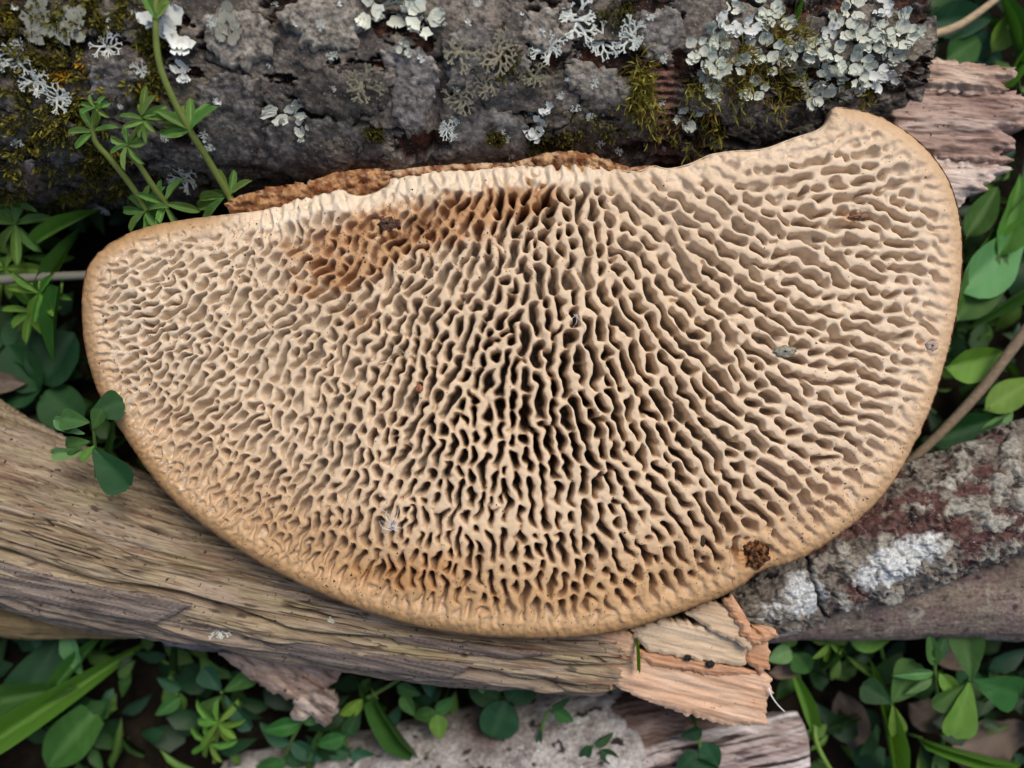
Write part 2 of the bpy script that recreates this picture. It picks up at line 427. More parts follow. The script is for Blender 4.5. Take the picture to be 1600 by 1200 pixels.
X0, Y0, X1, Y1 = 90, 130, 1540, 1040
def maze_pattern():
    """walls (+1) and pores (-1) of the mazegill: steered ripples grown from noise, then cross walls"""
    rng = np.random.default_rng(5)
    h = 2.6
    nx = int((X1 - X0) / h); ny = int((Y1 - Y0) / h)
    PX, PY = np.meshgrid(X0 + np.arange(nx) * h, Y0 + np.arange(ny) * h)
    c = np.zeros_like(PX); s = np.zeros_like(PX)
    for x, y, a in CTRL:
        k = 1 / ((PX - x) ** 2 + (PY - y) ** 2 + 900) ** 1.3
        c += k * np.cos(2 * np.radians(a)); s += k * np.sin(2 * np.radians(a))
    ang = .5 * np.arctan2(s, c) + .13 * fftnoise(PX.shape, 13, 1)
    lam = np.interp(PX, [130, 400, 850, 1150, 1500], [12.5, 15.5, 19.5, 22, 19.5]) * (1 + .06 * fftnoise(PX.shape, 16, 2))
    dist = np.hypot(PX - 850, PY - 200)
    aa = np.clip(.75 + .35 * np.sin(dist / 70 * 6.28 + 1.1 * fftnoise(PX.shape, 25, 3)) + .25 * fftnoise(PX.shape, 9, 4), 0, 1) * .8
    NO = 12; LS = [12.3, 14.6, 17.4, 20.4, 23.6]
    ky = np.fft.fftfreq(ny)[:, None] / h; kx = np.fft.rfftfreq(nx)[None] / h; kr = np.hypot(kx, ky) + 1e-9
    fl = []; wts = []
    for l in LS:
        for i in range(NO):
            t = np.pi * i / NO; ka = kx * np.cos(t) - ky * np.sin(t); k0 = 1 / l
            g = np.exp(-((kr - k0) / (.24 * k0)) ** 2)
            fl.append((g * np.exp(-(ka / (k0 * .42)) ** 2), g * np.exp(-(ka / k0) ** 2)))
            da = (ang - t + np.pi / 2) % np.pi - np.pi / 2
            wts.append(np.exp(-(da / (np.pi / NO * .8)) ** 2) * np.exp(-((lam - l) / 1.9) ** 2))
    Wt = sum(wts) + 1e-9
    f = rng.standard_normal(PX.shape)
    for it in range(5):
        Fq = np.fft.rfft2(f); out = 0
        for (ga, gb), wt in zip(fl, wts):
            out = out + wt * (np.fft.irfft2(Fq * ga, s=f.shape) * aa * 1.15 + np.fft.irfft2(Fq * gb, s=f.shape) * (1 - aa))
        out /= Wt; out /= out.std()
        f = np.tanh(1.6 * out + .12)
    zone = np.clip(.42 + .5 * np.sin(dist / 85 * 6.28 + 1.3 * fftnoise(PX.shape, 22, 13)) + .35 * fftnoise(PX.shape, 10, 14), 0, 1)
    zone = np.maximum(zone, np.exp(-((PX - 930) / 90) ** 2 - ((PY - 410) / 60) ** 2))
    q = 1.35
    mx = int((X1 - X0) / q); my = int((Y1 - Y0) / q)
    fx, fy = np.meshgrid(X0 + np.arange(mx) * q, Y0 + np.arange(my) * q)
    U = (fx - X0) / h; V = (fy - Y0) / h
    f2 = cub(f, U, V)
    A2 = np.arctan2(cub(np.sin(2 * ang), U, V), cub(np.cos(2 * ang), U, V)) * .5
    L2 = cub(lam, U, V); Z2 = np.clip(cub(zone, U, V), 0, 1)
    g = f2.copy()
    ys, xs = np.nonzero(f2 < -.7)
    cell = {}
    for p in rng.permutation(len(ys))[:26000]:
        y, x = ys[p], xs[p]
        X = x * q; Y = y * q; a = A2[y, x]; l = L2[y, x]
        r = (60 - 38 * Z2[y, x]) * rng.uniform(.7, 1.4) * l / 19
        ca, sa = np.cos(a), -np.sin(a); ci, cj = int(X // 80), int(Y // 80); ok = True
        for di in (-1, 0, 1):
            for dj in (-1, 0, 1):
                for (Xb, Yb) in cell.get((ci + di, cj + dj), ()):
                    dx, dy = Xb - X, Yb - Y
                    if ((dx * ca + dy * sa) / r) ** 2 + ((-dx * sa + dy * ca) / (.62 * l)) ** 2 < 1: ok = False; break
                if not ok: break
            if not ok: break
        if not ok: continue
        cell.setdefault((ci, cj), []).append((X, Y))
        t = a + rng.normal(0, .45); ca, sa = np.cos(t), -np.sin(t); m = 14
        y0, y1, x0, x1 = max(0, y - m), min(my, y + m), max(0, x - m), min(mx, x + m)
        dx = (np.arange(x0, x1) - x)[None] * q; dy = (np.arange(y0, y1) - y)[:, None] * q
        al = dx * ca + dy * sa; ac = -dx * sa + dy * ca
        wb = rng.uniform(1.9, 3.6) * l / 19
        b = np.where(np.abs(ac) < l * .6, 1 - (al / wb) ** 2 * .9, -9)
        g[y0:y1, x0:x1] = np.maximum(g[y0:y1, x0:x1], np.clip(b * rng.uniform(.55, 1), -1, 1))
    mixl = np.clip((L2 - 13) / 5, 0, 1)
    g = blur(g, 1.3 / q) * (1 - mixl) + blur(g, 2.5 / q) * mixl
    wx = 2.4 * fftnoise(fx.shape, 11, 21)
    wy = 2.4 * fftnoise(fx.shape, 11, 23)
    jj, ii = np.meshgrid(np.arange(mx), np.arange(my))
    g = cub(g, jj + wx / q, ii + wy / q)
    g = blur(g, .8 / q) * (1 - mixl) + blur(g, 1.6 / q) * mixl
    g = (g - .06) / (np.sqrt(blur((g - .06) ** 2, 14 / q)) + .06) * .52 + .07 + .07 * fftnoise(g.shape, 8, 31)
    return g, A2, q

def build_fungus():
    root = thing('bracket_fungus', 'large tan bracket fungus with maze of pores lying across the logs', 'fungus', M(820, 620, -140))
    outline = smooth_poly(OUT, 420)
    h = 3.0
    dx, dy = np.meshgrid(np.arange(X0 - 10, X1 + 10, h), np.arange(Y0 - 10, Y1 + 10, h))
    dg = sdist(dx, dy, outline)
    # tear line: the side that was torn off the log
    tear = (dx > 350) & (dx < 1300) & (dy < np.interp(dx, [350, 600, 1000, 1300], [400, 350, 340, 260]))
    tw = blur(tear.astype(float), 6)
    DF = lambda x, y: resamp(dg, X0 - 10, Y0 - 10, h, x, y)
    TW = lambda x, y: resamp(tw, X0 - 10, Y0 - 10, h, x, y)
    g, ang, q = maze_pattern()
    G = lambda x, y: cub(g, (x - X0) / q, (y - Y0) / q)
    def zbase(x, y, d):
        t = TW(x, y)
        R = 24 - 6 * t
        z = -R * (1 - np.sqrt(np.clip(1 - np.clip((R - d) / R, 0, 1) ** 2, 0, 1)))
        z = z - 26 * ((x - 820) / 690) ** 2 - 10 * ((y - 620) / 400) ** 2 + 10 * fbm(x / 260, y / 260, 2, 4)
        band = (x > 395) & (x < 960)
        z = z - t * 26 * (1 - ss(4, 36, d)) * ss(380, 420, x) * (1 - ss(930, 980, x))
        return z
    def depth(x, y, d):
        dm = 23 + 108 * np.exp(-((x - 860) / 250) ** 2 - ((y - 660) / 210) ** 2) + 70 * np.exp(-((x - 845) / 90) ** 2 - ((y - 315) / 70) ** 2)
        dm = dm + 6 * ss(900, 1200, x) + 6 * (1 - ss(150, 520, x)) + 34 * np.exp(-((x - 860) / 330) ** 2 - ((y - 870) / 90) ** 2)
        dm = dm * (1 + .35 * fbm(x / 45, y / 45, 2, 8))
        t = TW(x, y)
        e = ss(8, 120, d) * .7 + .3 * ss(8, 36, d)
        bt = ss(700, 860, y) * ss(420, 640, x) * (1 - ss(1080, 1260, x))
        e = e * (1 - bt) + bt * ss(22, 62, d)
        # bottom margin keeps real holes up to the rim, the sides fade to dimples
        e = e * (1 - t) + t * (.34 * ss(0, 6, d) + .66 * ss(14, 60, d))
        pit = .12 + .88 * ss(-.35, .25, fbm(x / 30, y / 30, 2, 77) + (d - 60) / 70 + .25)
        return dm * e * pit
    def crest(x, y):
        g_ = G(x, y) + .26 * ss(660, 830, y) * ss(380, 620, x) * (1 - ss(1050, 1250, x)) + .07 * (1 - ss(250, 600, x)) + .06 * ss(1300, 1450, x)
        return g_, ss(-.66, .46, g_)
    def zf(x, y, d):
        g_, p = crest(x, y)
        t = TW(x, y); fade = ss(5, 26, d) * (1 - t) + t * ss(0, 5, d)
        z = zbase(x, y, d) - depth(x, y, d) * (1 - p) ** 1.15 + fade * (3.6 * np.clip(g_, -.3, 1.) - 2.3)
        z = z + .9 * fbm(x / 14, y / 14, 3, 19) + ss(46, 8, d) * (1.5 * fbm(x / 7, y / 7, 2, 23) + 2.2 * fbm(x / 16, y / 16, 2, 29))
        # ribs of the sectioned tubes along the torn edge
        rb = t * ss(2, 8, d) * (1 - ss(24, 40, d)) * ss(392, 420, x) * (1 - ss(940, 970, x))
        z = z + rb * (5.5 * np.sin((x - .25 * y + 9 * fbm(x / 40, y / 40, 2, 71)) / 3.2) * (.6 + .8 * fbm(x / 30, y / 30, 2, 73)) + 3)
        # bitten pits
        for (cx, cy, r, dp) in ((1338, 336, 22, 9), (1178, 866, 26, 12), (605, 352, 18, 4)):
            rr = np.hypot((x - cx), (y - cy) * 1.5)
            z = z - dp * np.exp(-(rr / r) ** 2) * (1 + .7 * fbm(x / 6, y / 6, 2, 5))
        return z
    def cf(x, y, d, z):
        g_, p = crest(x, y)
        t = TW(x, y)
        top = ss(.35, .95, p)
        flat = ss(30, 12, d)                     # no pores on the last strip of the rim
        sh = ss(12, 3, depth(x, y, d) * (1 - p) ** 1.15)
        tp = np.maximum(top, flat)
        c = cv((.65, .575, .475), x.shape)
        c = mixc(c, (.65, .485, .315), np.maximum(top, sh * .7) * .9)
        c = mixc(c, (.70, .57, .43), ss(1000, 1350, x) * .45)
        c = mixc(c, (.69, .575, .43), .6 * (1 - ss(200, 560, x)))
        low = ss(520, 960, y + .12 * (820 - x))
        c = mixc(c, (.46, .275, .125), low * ss(220, 40, d) * .95 * (.5 + .5 * tp))
        side = .5 + .1 * ss(500, 800, y) + .4 * np.maximum(ss(1350, 900, x) * ss(400, 700, y), ss(420, 200, x))
        c = mixc(c, (.53, .345, .185), ss(64, 14, d) * .8 * (1 - t) * side * (.3 + .7 * tp))
        c = mixc(c, (.42, .235, .095), ss(26, 5, d) * (1 - t) * .85 * side)
        c = mixc(c, (.78, .70, .58), ss(.18, .4, fbm(x / 9, y / 6, 3, 63)) * ss(12, 22, d) * ss(80, 45, d) * ss(420, 250, x) * .7)
        c = mixc(c, (.25, .10, .03), ss(5, 0, d) * (1 - t) * (.12 + .5 * ss(650, 950, y)))
        c = mixc(c, (.78, .67, .52), t * ss(46, 26, d) * ss(385, 430, x) * (1 - ss(900, 980, x)) * .8)
        st = 0
        for (cx, cy, rx, ry, w_) in ((610, 355, 75, 34, 1.), (720, 350, 85, 34, .8), (560, 400, 90, 34, .7), (500, 440, 60, 34, .75), (830, 300, 60, 34, .6),
                                    (760, 310, 90, 26, .5), (480, 380, 60, 26, .35), (560, 500, 40, 26, .45), (620, 905, 120, 34, .5), (1180, 868, 34, 24, .9), (690, 880, 90, 30, .35),
                                    (1338, 338, 26, 10, .8), (930, 250, 60, 10, .5), (1300, 770, 60, 30, .25)):
            st = st + w_ * np.exp(-((x - cx) / rx) ** 2 - ((y - cy) / ry) ** 2)
        n1 = fbm(x / 38, y / 38, 4, 41); n2 = fbm((x + y * .8) / 60, (x * .8 - y) / 13, 3, 44)
        s1 = ss(.12, .85, st * (1 + 1.1 * n1 + .8 * n2))
        c = mixc(c, (.43, .215, .08), s1 * .8)
        c = mixc(c, (.14, .06, .025), ss(.95, 1.8, st * (1 + 1.3 * n1 + n2)) * .7)
        mott = fbm(x / 80, y / 80, 4, 60)
        c = c * (1 + .10 * mott)[:, None]
        c = mixc(c, (.50, .30, .14), ss(.25, .6, fbm(x / 22, y / 22, 3, 61)) * ss(95, 25, d) * .45 * (1 - t))
        return c
    me = patch('pore_surface', outline, 1.35, zf, cf, 0, MT['fungus'], zbase=zbase, dfield=DF)
    tag(obj('pore_surface', me, root), 'cream maze of walls and elongated pores')
    # ---- the cap below: a rind that rolls under the rim
    rings = [(3.5, 8), (.6, -2), (.8, -10), (2, -24), (8, -36), (26, -48), (70, -60), (150, -72), (230, -80)]
    n = len(outline); tn = np.roll(outline, -1, 0) - np.roll(outline, 1, 0); tn /= np.hypot(*tn.T)[:, None]
    nm = np.stack([-tn[:, 1], tn[:, 0]], 1)
    test = sdist(outline[:, 0] + nm[:, 0] * 3, outline[:, 1] + nm[:, 1] * 3, outline)
    nm[test < 0] *= -1
    zr = zbase(outline[:, 0], outline[:, 1], np.zeros(n))
    Vs = []; Cs = []
    ctr = np.array([820., 620.])
    for ins, dz in rings:
        if ins < 40: p = outline + nm * ins
        else: p = ctr + (outline - ctr) * (1 - ins / 420.)
        z = zr + dz + 1.2 * fbm(p[:, 0] / 20, p[:, 1] / 20 + dz, 3, 3)
        k = (D - zr) / D
        Vs.append(np.stack([(p[:, 0] - 800) * k, (600 - p[:, 1]) * k, z], 1))
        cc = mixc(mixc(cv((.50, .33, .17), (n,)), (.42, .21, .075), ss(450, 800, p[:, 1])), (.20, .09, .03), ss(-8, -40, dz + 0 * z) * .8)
        Cs.append(cc)
    V = np.vstack(Vs + [np.array([[20, -20, -140.]])]); C = np.vstack(Cs + [np.array([[.2, .1, .05]])])
    idx = np.arange(n * len(rings)).reshape(len(rings), n); j = np.roll(idx, -1, 1)
    F = [np.stack([idx[:-1], idx[1:], j[1:], j[:-1]], -1).reshape(-1, 4), np.stack([idx[-1], j[-1], np.full(n, len(V) - 1)], 1)[:, ::-1]]
    tag(obj('cap', mesh_np('cap', V, F, C, MT['rim']), root), 'brown rind of the cap rolling under the rim')
    # ---- torn brown flesh along the side that grew on the log
    def torn(poly, seed, z0, c0):
        def zt(x, y, d): return z0 - 10 * ss(9, 0, d) + 22 * fbm(x / 30, y / 18, 5, seed, .6) + 6 * fbm(x / 5, y / 5, 3, seed + 3) - 6
        def ct(x, y, d, z):
            c = mixc(cv(c0, x.shape), (.24, .095, .04), ss(-.25, .25, fbm(x / 18, y / 18, 4, seed + 7)))
            return mixc(c, (.68, .54, .39), ss(.15, .5, fbm(x / 16, y / 7, 4, seed + 9)) * .5)
        o = obj('torn_flesh', patch('torn_flesh', poly, 2.0, zt, ct, 55, MT['flesh'], rough_edge=13, seed=seed), root)
        tag(o, 'ragged brown flesh torn from the log')
    torn([(350, 318), (372, 306), (395, 300), (420, 292), (455, 288), (490, 282), (520, 270), (560, 264), (600, 264), (615, 272), (612, 290), (575, 308), (530, 302), (470, 316), (420, 328), (365, 336)], 3, -36, (.50, .28, .13))
    torn([(600, 268), (660, 260), (740, 255), (800, 254), (836, 244), (842, 262), (790, 268), (700, 272), (620, 284)], 13, -34, (.62, .43, .26))
    torn([(832, 246), (856, 238), (890, 235), (920, 240), (955, 251), (985, 262), (1012, 258), (1018, 270), (970, 276), (900, 268), (840, 264)], 23, -22, (.56, .36, .19))
    # ---- brown scar lump on the lower rim
    t = np.random.default_rng(3)
    def zs(x, y, d): return -11 + 5 * np.minimum(d / 8, 1) + 12 * fbm(x / 9, y / 9, 4, 88, .6)
    def cs(x, y, d, z): return mixc(cv((.24, .11, .045), x.shape), (.04, .018, .01), ss(-.25, .15, fbm(x / 7, y / 7, 4, 92, .65)))
    tag(obj('scar', patch('scar', [(1158, 852), (1182, 842), (1200, 852), (1204, 872), (1186, 890), (1166, 884), (1172, 868)], 1.6, zs, cs, 14, MT['flesh'], rough_edge=4, seed=2), root), 'dark brown insect scar on the lower rim')
    return root, zbase, zf, DF
FUNGUS, F_ZB, F_ZF, F_D = build_fungus()

# ================================================================== LOGS
def wood_cols(x, y, s, a, seed, c0, c1, c2, c3, ls=300., la=13.):
    n = fbm(s / ls, a / la, 5, seed, .6); m = fbm(s / (ls * .8) + 5, a / 40, 3, seed + 5); f = fbm(s / (ls * .35), a / 3.5, 2, seed + 8)
    c = mixc(cv(c0, s.shape), c1, ss(-.25, .3, n))
    c = mixc(c, c2, ss(.0, .5, m) * .75)
    c = mixc(c, c3, ss(.12, .42, f + .4 * n) * .75)
    return c

# ---- the big mossy log
LOGPATH = [(-420, 40, -215, 268), (-100, 55, -212, 264), (300, 70, -206, 236), (700, 78, -200, 218), (1000, 84, -196, 196), (1200, 88, -194, 150), (1330, 88, -194, 118), (1412, 86, -196, 96)]
def build_log():
    root = thing('mossy_log', 'thick grey barked log crusted with lichen and moss behind the fungus', 'log', M(600, 80, -420))
    memo = {}
    def fields(s, a, px, py):
        wx = 42 * fbm(s / 85, a / 85, 5, 101); wy = 42 * fbm(s / 85 + 7, a / 85, 5, 105)
        f1, f2, cid = worley((s + wx) / 150, (a + wy) / 105, 7)
        cm = ss(-.3, .05, fbm(s / 130, a / 110, 3, 133))
        crack = 1 - (1 - ss(.0, .03 + .09 * ss(-.3, .4, fbm(s / 60, a / 60, 2, 135)), f2 - f1)) * cm
        lost = ss(.13, .17, fbm(s / 120, a / 62, 6, 131, .6))
        # the long bare strip with cross rings, and the darker brown patch beside it
        strip = np.exp(-((px - 1040) / 24) ** 4) * ss(85, 110, py)
        return crack, lost, cid, strip
    cm_ = lambda s, a: ss(-.12, .18, fbm(s / 130, a / 110, 3, 133))
    def disp(s, a, th, px, py):
        crack, lost, cid, strip = fields(s, a, px, py)
        h = 7 * (cid - .5) * cm_(s, a) + 8 * crack + 9 * fbm(s / 60, a / 60, 6, 111, .55) + 4 * fbm(s / 9, a / 9, 3, 115)
        h = h - 17 * lost * crack - 12 * strip * crack + strip * 3.0 * np.sin(py / 2.0 + fbm(s / 20, a / 20, 2, 5) * 2)
        dk = np.exp(-((px - 680 - (py - 200) * -.12) / 7) ** 2 - ((py - 190) / 55) ** 4)      # open split in the plate
        lump = 22 * np.exp(-((px - 560) / 60) ** 2 - ((py - 120) / 45) ** 2) + 16 * np.exp(-((px - 620) / 120) ** 2 - ((py - 230) / 40) ** 2)
        h = h - 20 * dk + lump + 8 * fbm(s / 210, a / 150, 2, 118)
        return h
    def colf(s, a, th, px, py, dz):
        crack, lost, cid, strip = fields(s, a, px, py)
        n = fbm(s / 70, a / 55, 5, 121, .6); n2 = fbm(s / 20, a / 20, 4, 125, .6); n3 = fbm(s / 7, a / 7, 3, 127)
        c = mixc(cv((.10, .092, .086), s.shape), (.30, .275, .24), ss(-.25, .3, n))
        c = mixc(c, (.055, .052, .058), ss(.0, .35, n2) * .85)
        c = mixc(c, (.40, .385, .36), ss(.2, .5, n3 + .5 * n) * .55)
        c = mixc(c, (.22, .20, .12), ss(.05, .5, fbm(s / 110, a / 80, 3, 129)) * .45)
        red = mixc(cv((.035, .022, .018), s.shape), (.15, .055, .03), ss(-.05, .4, n2 + .5 * n))
        c = c * (1 - (lost * crack)[..., None]) + red * (lost * crack)[..., None]
        c = mixc(c, (.022, .016, .013), (1 - crack) * .9)
        c = mixc(c, mixc(cv((.13, .065, .045), s.shape), (.23, .13, .10), ss(-.2, .3, np.sin(py / 2.0 + n * 3))), strip)
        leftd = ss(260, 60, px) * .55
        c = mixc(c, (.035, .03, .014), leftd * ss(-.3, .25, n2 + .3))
        c = c * np.array([.92, .86, .80])
        brown_patch = ss(120, 0, np.hypot((px - 930) * .8, (py - 215) * 1.6)) * .7  # bark turns darker brown towards the middle of this patch
        c = mixc(c, (.045, .028, .014), brown_patch * ss(-.3, .3, n2 + .2))
        return c
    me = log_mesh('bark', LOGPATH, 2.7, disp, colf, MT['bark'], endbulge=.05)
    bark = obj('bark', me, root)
    # heartwood sticking out of the broken end
    tilt = .06
    def slab(poly, z0, seed, thick, cset, lab, edge=15, la=11.):
        def zt(x, y, d):
            s = x + tilt * y; a = y - tilt * x
            return z0 + 12 * fbm(s / 160, a / 22, 4, seed) + 6 * fbm(s / 70, a / 10, 4, seed + 2, .6) - 16 * (1 - ss(0, 16, d)) - .12 * np.abs(y - 200)
        def ct(x, y, d, z):
            s = x + tilt * y; a = y - tilt * x
            return wood_cols(x, y, s, a, seed + 4, *cset, ls=150., la=la)
        tag(obj('heartwood', patch('heartwood', poly, 2.0, zt, ct, thick, MT['wood'], rough_edge=edge, seed=seed), root), lab)
    pale = ((.46, .34, .25), (.31, .20, .155), (.56, .45, .36), (.20, .12, .09))
    pink = ((.40, .29, .235), (.26, .165, .135), (.52, .42, .36), (.13, .08, .06))
    white = ((.60, .50, .43), (.48, .37, .31), (.66, .58, .52), (.30, .21, .17))
    slab([(1370, 90), (1420, 88), (1480, 94), (1560, 103), (1592, 108), (1586, 122), (1560, 130), (1578, 140), (1540, 150), (1480, 142), (1400, 140)], -118, 31, 60, pale, 'pale splintered upper edge of the broken end')
    slab([(1360, 120), (1450, 130), (1560, 138), (1602, 150), (1612, 170), (1600, 186), (1604, 198), (1560, 204), (1582, 214), (1590, 232), (1556, 240), (1588, 250), (1540, 262), (1480, 258), (1400, 240)], -132, 41, 80, pink, 'pinkish grey fibrous middle of the broken end')
    slab([(1420, 236), (1500, 252), (1560, 258), (1586, 264), (1548, 272), (1556, 284), (1530, 286), (1546, 296), (1516, 304), (1500, 322), (1478, 330), (1440, 300)], -122, 51, 60, white, 'whitish splintered lower edge of the broken end')
    # loose curled plates of bark
    LP = np.array(LOGPATH, float)
    def logsurf(x, y):
        zc = np.interp(x, LP[:, 0], LP[:, 2]); yc = np.interp(x, LP[:, 0], LP[:, 1]); kc = (D - zc) / D
        R = np.interp(x, LP[:, 0], LP[:, 3]) * kc; yw = (600 - yc) * kc; z = zc + R * .8
        for i in range(8): z = .5 * z + .5 * (zc + np.sqrt(np.maximum(R * R - ((600 - y) * (D - z) / D - yw) ** 2, (.25 * R) ** 2)))
        return z
    def flake(poly, z0, seed, c0, c1):
        cx = sum(p[0] for p in poly) / len(poly); cy = sum(p[1] for p in poly) / len(poly)
        def zt(x, y, d): return logsurf(x, y) + z0 + 8 + 6 * fbm(x / 30, y / 30, 4, seed) + 3 * fbm(x / 8, y / 8, 3, seed + 1) - 4 * ss(6, 0, d) + .05 * (np.abs(x - cx) + np.abs(y - cy))
        def ct(x, y, d, z): return mixc(mixc(cv(c0, x.shape), c1, ss(-.2, .35, fbm(x / 22, y / 22, 5, seed + 3))), (.045, .04, .036), ss(.05, .4, fbm(x / 12, y / 12, 4, seed + 6, .6)) * .85)
        obj('bark_plate', patch('bark_plate', poly, 2.2, zt, ct, 26, MT['bark'], rough_edge=16, seed=seed), bark)
    g1, g2 = (.30, .27, .23), (.42, .39, .35)
    W1, W2, K1, K2 = (.27, .24, .195), (.43, .39, .33), (.11, .10, .09), (.26, .24, .21)
    for i, (z0, c0, c1, poly) in enumerate((
        (10, W1, W2, [(318, 28), (345, 12), (405, 20), (428, 52), (424, 84), (402, 92), (385, 108), (345, 98), (322, 70)]),
        (12, W1, W2, [(432, 18), (480, -6), (555, 0), (562, 40), (560, 74), (520, 80), (500, 76), (470, 72), (466, 50), (440, 40)]),
        (10, (.20, .185, .17), (.36, .335, .31), [(592, 82), (630, 68), (665, 80), (690, 110), (678, 150), (662, 200), (640, 214), (615, 180), (610, 130)]),
        (8, (.16, .15, .14), (.32, .30, .27), [(694, 196), (740, 168), (800, 176), (826, 200), (822, 240), (770, 246), (710, 240)]),
        (8, K1, K2, [(410, 200), (460, 178), (540, 190), (600, 220), (610, 262), (540, 264), (470, 282), (420, 262)]),
        (9, K1, K2, [(306, 136), (350, 112), (404, 122), (408, 190), (398, 250), (352, 262), (318, 230), (304, 180)]),
        (9, W1, (.33, .30, .26), [(880, 100), (905, 92), (960, 110), (1000, 150), (985, 165), (930, 160), (890, 138)]),
        (14, (.07, .06, .05), (.15, .135, .11), [(455, 128), (490, 112), (560, 96), (600, 112), (606, 150), (590, 178), (530, 182), (470, 168)]),
        (8, (.20, .14, .11), (.42, .34, .30), [(14, 262), (48, 250), (66, 290), (40, 304), (12, 298)]),
        (9, K1, (.26, .25, .23), [(140, 100), (190, 92), (212, 120), (206, 160), (170, 176), (140, 150)]),
        (8, (.14, .13, .12), (.28, .26, .23), [(690, 60), (730, 40), (800, 50), (830, 100), (800, 150), (740, 158), (700, 130)]),
        (8, (.08, .07, .065), (.20, .18, .165), [(1180, 186), (1220, 162), (1290, 170), (1280, 198), (1230, 212), (1190, 226)]),
        (7, W1, W2, [(820, 20), (870, 10), (880, 60), (850, 80), (815, 60)]),
        (7, (.17, .155, .14), (.30, .28, .25), [(1000, 20), (1060, 10), (1075, 60), (1030, 90), (1000, 70)]),
        (8, K1, K2, [(60, 180), (110, 190), (128, 240), (90, 260), (56, 230)]))):
        flake(poly, z0, 61 + i, c0, c1)
    return root, bark
LOG, LOGBARK = build_log()

